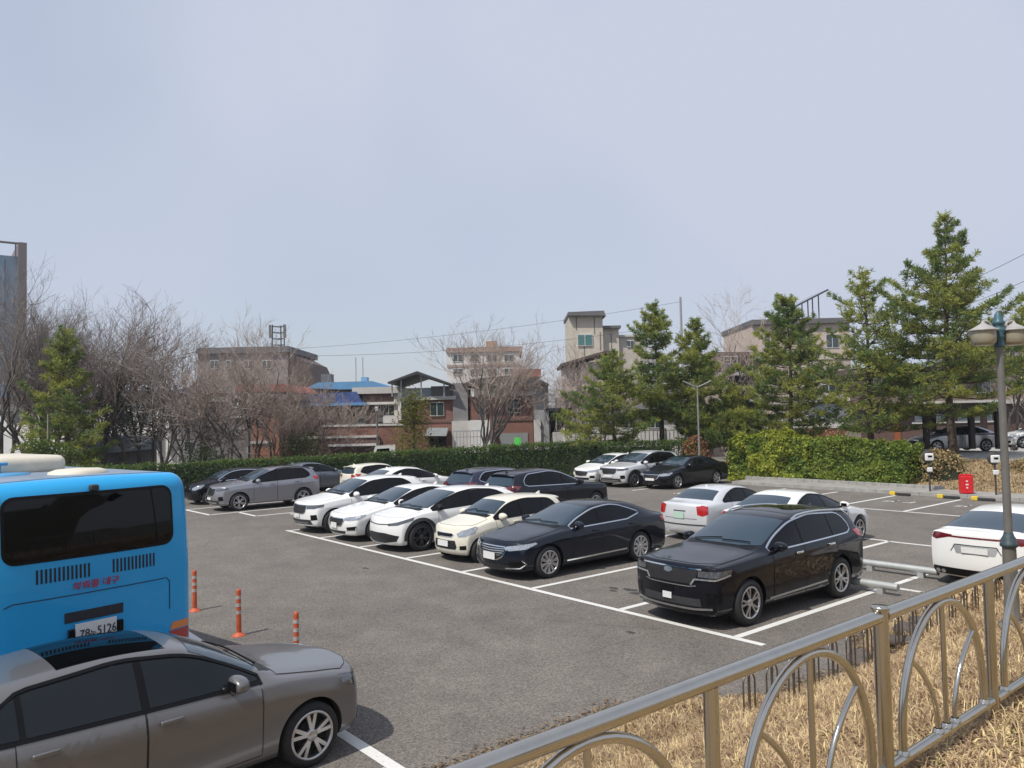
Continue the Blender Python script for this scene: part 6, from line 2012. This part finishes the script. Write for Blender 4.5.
    b.box('stair_tower', mat('tan_stair_tower', (.36, .24, .16), .8), 486, 341, 497, 352, 2, 3); b.box('tiled_roof', mat('red_tile', (.26, .10, .075), .8, var=.2, scale=3), 514, 369, 541, 377, -1, 5); b.box('low_wall', pale, 516, 377, 540, 430, -.5, 4, ground=True)
    unit = mat('outdoor_unit_white', (.55, .55, .53), .5, var=.1, scale=6)
    b.box('outdoor_unit', unit, 489, 413, 494, 418, -.5, .4); b.box('downpipe', alum, 532.5, 397, 533.4, 445, -.1, .08); b.box('gas_pipe', alum, 497, 398, 497.6, 444, -.08, .06)
    # beige tower house
    b = B('tower_house', 'beige stone tower house with dark flat cap and teal window', 600, 68, 'building')
    b.box('tower_wall', beige, 570, 315, 604, 430, 0, 5, ground=True); b.poly('tower_cap', greyd, [(568, 312), (568, 315.5), (603, 315.5), (606, 316), (604, 310.5)], -.5, 6)
    b.box('wall', beige, 603, 328, 620, 430, .6, 6, ground=True); b.box('roof_slab', greyd, 601, 325.5, 621, 328.2, .2, 7)
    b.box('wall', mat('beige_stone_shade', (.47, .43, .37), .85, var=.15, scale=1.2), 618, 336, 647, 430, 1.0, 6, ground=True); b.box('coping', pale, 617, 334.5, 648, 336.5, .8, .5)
    w = b.win(577.5, 334, 592.5, 346, -.05, g=tglass); b.win(627, 340, 634, 347, .95)
    for x, y0, y1 in ((576, 316, 330), (594, 317, 334), (600, 332, 350), (584, 347, 356), (611, 334, 348)): b.box('stone_joint', greyd, x, y0, x + .8, y1, -.03 if x < 603 else .57, .1)
    b = B('house', 'pinkish house with brown sloping eave below the beige tower', 592, 62)
    b.box('wall', pinkb, 566, 362, 616, 450, 0, 5, ground=True); b.poly('roof', brownr, [(561, 363.5), (606, 350.5), (618, 351), (618, 353.5), (606, 353.2), (562, 366.2)], -.8, 6.5); b.box('lower_roof', brownr, 562, 391, 614, 397, -1.0, 2); b.box('corner', brownr, 577, 362, 581, 392, -.1, .3); b.box('lower_front', grey, 556, 397, 614, 450, -.3, 1, ground=True)
    b = B('carport', 'dark carport frame between the brick house and pinkish house', 558, 51, 'carport')
    for x in (548, 556, 568): b.box('post', alum, x, 410, x + 1, 447, 0, .08, ground=True)
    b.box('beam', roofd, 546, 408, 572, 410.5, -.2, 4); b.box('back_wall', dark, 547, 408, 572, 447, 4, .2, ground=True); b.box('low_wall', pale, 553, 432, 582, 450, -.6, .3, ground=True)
    b = B('fence', 'white metal fence running behind the pines', 630, 49.5, 'fence')
    for i in range(34): b.box('picket', alum, 563 + i * 4.1, 431.5 - i * .02, 563.7 + i * 4.1, 446, 0, .05, ground=True)
    for x in (563, 597, 631, 665, 699): b.box('post', white, x, 428, x + 2.2, 446, -.05, .15, ground=True)
    b.box('rail', alum, 563, 430.5, 702, 431.4, -.03, .06); b.box('rail', alum, 563, 441, 702, 442, -.03, .06)
    b = B('house', 'low white house half hidden behind the spreading pines', 645, 60)
    b.box('wall', pale, 588, 408, 702, 450, 0, 7, ground=True); b.box('roof', grey, 584, 402, 706, 409, -.6, 8)
    for x in (596, 622, 648, 676): b.win(x, 414, x + 14, 428, 0)
    b.box('blue_sign', mat('blue_sign', (.03, .22, .55), .5), 648, 387, 661, 398, -.3, .2); b.box('upper_floor', grey, 640, 384, 704, 403, 1, 6)
    # terraced house left of the solar panel
    b = B('house', 'brown-roofed house with terraces right of the round-headed pine', 738, 62)
    b.box('wall', pinkb, 712, 362, 762, 450, 0, 7, ground=True); b.poly('roof', brownr, [(708, 366), (716, 352), (752, 352), (764, 366)], -.8, 8); b.box('terrace', pale, 720, 372, 760, 375, -1, 1.4); b.box('terrace_opening', dark, 722, 375, 758, 386, -.05, .1)
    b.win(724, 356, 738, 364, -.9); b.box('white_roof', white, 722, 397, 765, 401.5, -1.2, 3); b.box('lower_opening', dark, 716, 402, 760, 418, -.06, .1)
    for x in (722, 735, 748): b.box('terrace_rail', alum, x, 367, x + .7, 373, -1, .06)
    # big pinkish house with the solar panel
    b = B('large_house', 'big pinkish house carrying a tilted solar panel', 802, 74, 'building')
    b.box('wall', pinkb, 754, 323, 852, 450, 0, 10, ground=True); b.box('parapet', greyd, 752, 318.5, 853, 323.5, -.4, 10.8); b.box('floor_band', beige, 754, 356, 852, 360, -.1, .3)
    for x in (764, 800, 826): b.win(x, 334, x + 13, 348, 0); b.win(x, 366, x + 13, 380, 0)
    sp = B('solar_panel', 'dark tilted solar panel on steel posts above the pinkish house', 808, 77, 'solar panel', z0=at(808, 319, 77).z)
    q = [sp.xz(789, 309.5), sp.xz(826, 290.5)]
    k = MB(); d = Vector((q[1][0] - q[0][0], 0, q[1][1] - q[0][1])); M_ = Matrix.Translation(Vector(((q[0][0] + q[1][0]) / 2, 1.5, (q[0][1] + q[1][1]) / 2))) @ Matrix.Rotation(-atan2(d.z, d.x), 4, 'Y')
    k.box((0, 0, 0), (d.length, 4.2, .16), M=M_); k.build('panel', mat('solar_glass', (.02, .022, .03), .2, coat=.6), sp.root)
    for px, py in ((813, 297), (819, 294), (795, 306)):
        X, Z = sp.xz(px, py)
        for yy in (.2, 3.0):
            k = MB(); k.tube([(X, yy, -.1), (X, yy, Z - .05)], .06, 6); k.build('support_post', greyd, sp.root)
    # white house and brick range on the right
    b = B('house', 'white and pale blue house behind the rusty shrubs', 830, 56)
    b.box('wall', white, 806, 402, 848, 450, .5, 6, ground=True); b.box('blue_wall', mat('pale_blue_render', (.42, .48, .56), .85), 816, 404, 838, 420, .4, .2); b.box('roof', pale, 804, 395, 850, 402.5, 0, 7); b.box('garden_wall', brick, 782, 428, 846, 450, -1.5, .3, ground=True); b.box('coping', white, 814, 423.5, 846, 428, -1.6, .5); b.win(822, 384, 836, 393, 1.0)
    b = B('brick_range', 'long brown brick building with pale windows and white eave beside the upper street', 935, 57, 'building')
    b.box('wall', brickd, 843, 405, 1040, 460, 0, 7, ground=True); b.box('eave', pale, 840, 401, 1042, 405, -.7, 8.2); b.box('upper_wall', mat('brownish_upper_wall', (.19, .14, .12), .85, var=.15, scale=.8), 862, 372, 1040, 401, .8, 6); b.box('roof', brownr, 858, 366, 1042, 372, 0, 8)
    for x in (915, 958): b.win(x, 408, x + 34, 421, -.02, g=mat('pale_sky_glass', (.25, .32, .36), .15, coat=.5), mull=2)
    b.box('window_sill', white, 912, 421, 994, 423, -.1, .3); b.win(842, 408, 864, 424, -.02); b.box('door', mat('orange_brown_door', (.30, .09, .03), .6), 895, 425, 901, 455, -.08, .12); b.box('low_white_wall', white, 962, 437, 1040, 452, -3.2, .3, ground=True); b.box('grey_gate', mat('timber_gate', (.25, .21, .17), .8, var=.2, scale=3), 845, 421, 861, 446, -1.2, .15, ground=True)
    for x in (874, 896, 940, 975): b.win(x, 379, x + 16, 393, .78)
    b = B('house', 'brown and white house at the picture edge behind the lamp head', 1016, 64)
    b.box('wall', pinkb, 990, 345, 1050, 430, 0, 7, ground=True); b.box('roof', brownr, 984, 338, 1052, 346, -.7, 8); b.win(1000, 350, 1016, 362, 0); b.box('white_panel', white, 1003, 376, 1040, 396, -.1, .2)
    # open pergola on the upper street
    b = B('pergola', 'dark timber pergola with flat roof on the upper street', 950, 42.5, 'pergola', z0=.95)
    tim = mat('dark_timber', (.045, .030, .024), .75, var=.3, scale=6)
    for x, dy in ((925, 0), (970.5, 0), (997, 0), (932, 3), (983, 3)):
        b.box('post', tim, x, 408, x + 4.6, 449, dy, .26)
    b.poly('roof', tim, [(884, 411), (896, 404.5), (1003, 402), (1012, 410), (1012, 412), (884, 413)], -.9, 5.0)
    for i in range(6): b.box('rafter', tim, 890 + i * 22, 411, 892 + i * 22, 413.5, -.8, 4.8)
    b.box('bench', tim, 938, 441, 966, 444, .6, .5); b.box('rail', tim, 925, 434, 999, 435.2, .05, .08); b.box('bench_leg', tim, 945, 443, 948, 452, .7, .3)


def make_poles():
    wire = mat('black_cable', (.03, .03, .032), .6)
    conc = mat('concrete_pole', (.30, .29, .28), .85, var=.12, scale=2)
    def pole(label, px, top, Y, r=.10, arms=0):
        c = gx(px, Y); z = at(px, top, Y).z
        root = thing('utility_pole', label, 'pole', (c.x, Y, 0), 0, 'utility poles behind the houses')
        k = MB(); k.tube([(0, 0, -.1), (0, 0, z)], [r, r * .65], 10); k.build('pole', conc, root)
        for i in range(arms):
            k = MB(); k.box((0, -.1, z - .5 - .6 * i), (1.5, .1, .1)); k.build('cross_arm', conc, root)
            for x in (-.6, 0, .6):
                k = MB(); k.lathe([(.05, 0), (.06, .08), (.03, .16), (.001, .17)], 8, Matrix.Translation((x, -.1, z - .45 - .6 * i))); k.build('insulator', PLATE, root)
        return Vector((c.x, Y, z - .4))
    a = pole('thin utility pole rising behind the two dark pines', 684, 297, 66, .14, 0)
    b = pole('utility pole beside the terracotta house', 248, 398, 50, .10, 1)
    c = pole('utility pole far left behind the bus', 48, 414, 39, .05, 0)
    d = pole('pale utility pole in front of the pale house with posts', 155, 410, 47, .06, 0)
    def cable(label, p, q, sag):
        root_p = (p + q) / 2
        k = MB(); k.tube([p.lerp(q, i / 24) - root_p - Vector((0, 0, sag * 4 * (i / 24) * (1 - i / 24))) for i in range(25)], .013, 5)
        o = k.build('overhead_cable', wire); o.location = root_p
        tag(o, label, 'cable', 'overhead cables')
    cable('overhead cable running from the thin pole to the left over the beige tower', a, at(230, 352, 80), .7)
    cable('overhead cable running low over the blue roofs to the brick houses', at(300, 356, 66), at(640, 330, 66), .5)
    cable('overhead cable rising to the picture edge above the lamp head', at(905, 306, 50), at(1090, 218, 34), .3)
    cable('lower overhead cable at the picture edge above the lamp head', at(925, 318, 50), at(1090, 248, 34), .3)


def make_far_cars():
    g = 'vehicles on the streets beyond'
    c = at(950, 452, 45.0)
    make_car('sedan', 'silver sedan parked side on beneath the pergola on the upper street', 'car', (at(928, 452, 43.9).x, 43.9, .975), pi + .06, SILVER, g, **spec(KSED, L=4.5, chrome_dlo='black', plate_f=0, plate_r=0))
    make_car('sedan', 'white car cut by the picture edge on the upper street', 'car', (at(1016, 452, 46).x, 46.0, .975), pi - .1, WHITE, g, **spec(KSED, plate_f=0, plate_r=0))
    make_car('suv', 'dark SUV standing in the carport beyond the hedge', 'SUV', (at(552, 440, 53.0).x, 53.0, 0), -2.3, BLACKP, g, **spec(KSUV, plate_f=0, plate_r=0, rails=False))
    # small white lorry
    x = at(397, 440, 46.6).x
    root = thing('lorry', 'small white cab-over lorry behind the hedge before the brick garden wall', 'truck', (x, 46.6, 0), radians(188), g)
    wp = paint('lorry_white_paint', (.66, .66, .62), dust=.15)
    def bm_box(pts, y):
        k = MB(); k.prism(pts, -y, y, Matrix.Rotation(pi / 2, 4, 'X')); return k
    k = bm_box([(.1, .45), (1.65, .45), (1.70, .9), (1.55, 1.15), (1.25, 1.90), (.1, 1.95)], .80); k.build('cab', wp, root, fix=True)
    for s in (1, -1):
        k = MB(); k.prism([(.45, 1.2), (1.35, 1.2), (1.15, 1.75), (.45, 1.78)], -.01, .01, Matrix.Translation((0, s * .805, 0)) @ Matrix.Rotation(pi / 2, 4, 'X')); k.build('side_window', GLASS, root)
        k = MB(); k.box((1.62, s * .55, .78), (.12, .34, .2), 0, .04); k.build('headlight', LAMP, root)
        k = MB(); k.box((1.45, s * .95, 1.5), (.06, .18, .26), 0, .03); k.build('side_mirror', TRIM, root)
    k = MB(); M_ = Matrix.Translation((1.418, 0, 1.52)) @ Matrix.Rotation(radians(-21.5), 4, 'Y'); k.box((0, 0, 0), (.03, 1.4, .66), M=M_); k.build('windscreen', GLASSB, root)
    k = MB(); k.box((-1.35, 0, .82), (2.75, 1.62, .10)); k.build('load_bed', wp, root)
    for s in (1, -1):
        k = MB(); k.box((-1.35, s * .80, 1.03), (2.75, .05, .34)); k.build('drop_side', wp, root)
    k = MB(); k.box((-2.72, 0, 1.03), (.05, 1.6, .34)); k.build('tailboard', wp, root)
    k = MB(); k.box((-.6, 0, .55), (4.0, .7, .2)); k.build('chassis', PLAST, root)
    ty, rm = wheel_mesh(.31, .18, .19, 6, False, ALLOY)
    w0 = ty.build('wheel', RUBBER, root); r0 = rm.build('rim', [ALLOY, DARKW], w0); first = True
    for xx in (1.05, -1.7):
        for s in (1, -1):
            q = w0 if first else w0.copy()
            if not first:
                COL.objects.link(q); q.parent = root; e = r0.copy(); COL.objects.link(e); e.parent = q
            first = False
            q.location = (xx, s * .70, .31); q.rotation_euler = (0, 0, 0 if s > 0 else pi)
# ------------------------------------------------------------------ camera, light, world
def camera_light():
    cd = bpy.data.cameras.new('camera')
    cd.sensor_fit = 'HORIZONTAL'
    cd.sensor_width = 36
    cd.lens = CAM_F / 1024 * 36
    cd.clip_end = 5000
    cam = bpy.data.objects.new('camera', cd); COL.objects.link(cam)
    f = Vector((0, cos(CAM_P), sin(CAM_P)))
    u0 = Vector((0, -sin(CAM_P), cos(CAM_P)))
    r0 = Vector((1, 0, 0))
    # picture axes expressed with the roll
    c, s = cos(CAM_R), sin(CAM_R)
    R_ = r0 * c + u0 * -s
    U_ = r0 * s + u0 * c
    M = Matrix.Identity(4)
    for i in range(3):
        M[i][0], M[i][1], M[i][2] = R_[i], U_[i], -f[i]
    M.translation = Vector((0, 0, CAM_H))
    cam.matrix_world = M
    S.camera = cam
    SUN_EL, SUN_AZ = radians(56), radians(225)           # where the sun stands (azimuth from +x, anticlockwise)
    ld = bpy.data.lights.new('sun', 'SUN'); ld.energy = SUN_E; ld.angle = radians(.6); ld.color = (1, .955, .88)
    lo = bpy.data.objects.new('sun', ld); COL.objects.link(lo)
    to = Vector((cos(SUN_AZ) * cos(SUN_EL), sin(SUN_AZ) * cos(SUN_EL), sin(SUN_EL)))
    lo.rotation_euler = to.to_track_quat('Z', 'Y').to_euler()
    lo.location = (-20, -20, 40)
    w = bpy.data.worlds.new('World'); S.world = w; w.use_nodes = True
    nt = w.node_tree
    bg = nt.nodes['Background']
    sk = nt.nodes.new('ShaderNodeTexSky'); sk.sky_type = 'NISHITA'; sk.sun_disc = False
    sk.sun_elevation = SUN_EL
    sk.sun_rotation = radians(90) - SUN_AZ
    sk.air_density, sk.dust_density, sk.ozone_density = SKY
    # thin bright haze over the whole sky, a little uneven
    tc = nt.nodes.new('ShaderNodeTexCoord')
    nz = nt.nodes.new('ShaderNodeTexNoise'); nz.inputs['Scale'].default_value = 1.15; nz.inputs['Detail'].default_value = 3; nz.inputs['Roughness'].default_value = .5
    nt.links.new(tc.outputs['Generated'], nz.inputs['Vector'])
    mr = nt.nodes.new('ShaderNodeMapRange'); mr.inputs['From Min'].default_value = .36; mr.inputs['From Max'].default_value = .64; mr.inputs['To Min'].default_value = .52; mr.inputs['To Max'].default_value = .97
    nt.links.new(nz.outputs['Fac'], mr.inputs[0])
    mx = nt.nodes.new('ShaderNodeMix'); mx.data_type = 'RGBA'
    nt.links.new(mr.outputs[0], mx.inputs['Factor'])
    nt.links.new(sk.outputs[0], mx.inputs['A'])
    mx.inputs['B'].default_value = (*VEIL, 1)
    nt.links.new(mx.outputs['Result'], bg.inputs[0])
    bg.inputs[1].default_value = SKY_E
    S.view_settings.view_transform = 'Standard'
    S.view_settings.look = 'None'
    S.view_settings.exposure = EXPO
    S.view_settings.gamma = 1
    S.cycles.max_bounces = 6
    S.cycles.transparent_max_bounces = 8
    S.cycles.use_denoising = True


SUN_E, SKY_E, EXPO = 4.0, .12, 0.0
SKY = (1.2, 1.0, 1.5)
VEIL = (4.9, 5.32, 6.4)


def make_haze():
    """thin spring haze over the whole place"""
    g = MB(); g.box((0, 110, 12), (760, 620, 27))
    m = bpy.data.materials.new('haze_air'); m.use_nodes = True
    nt = m.node_tree
    nt.nodes.remove(nt.nodes['Principled BSDF'])
    v = nt.nodes.new('ShaderNodeVolumePrincipled')
    v.inputs['Color'].default_value = (.86, .90, .96, 1)
    v.inputs['Density'].default_value = HAZE
    v.inputs['Anisotropy'].default_value = .35
    nt.links.new(v.outputs[0], nt.nodes['Material Output'].inputs['Volume'])
    tag(g.build('haze', m), kind='stuff')


HAZE = .0006


make_ground()
make_reflection_slope()
make_far_hills()
make_railing()
make_street_furniture()
make_bus()
make_fleet()
make_green()
make_houses()
make_poles()
make_far_cars()
make_haze()
camera_light()
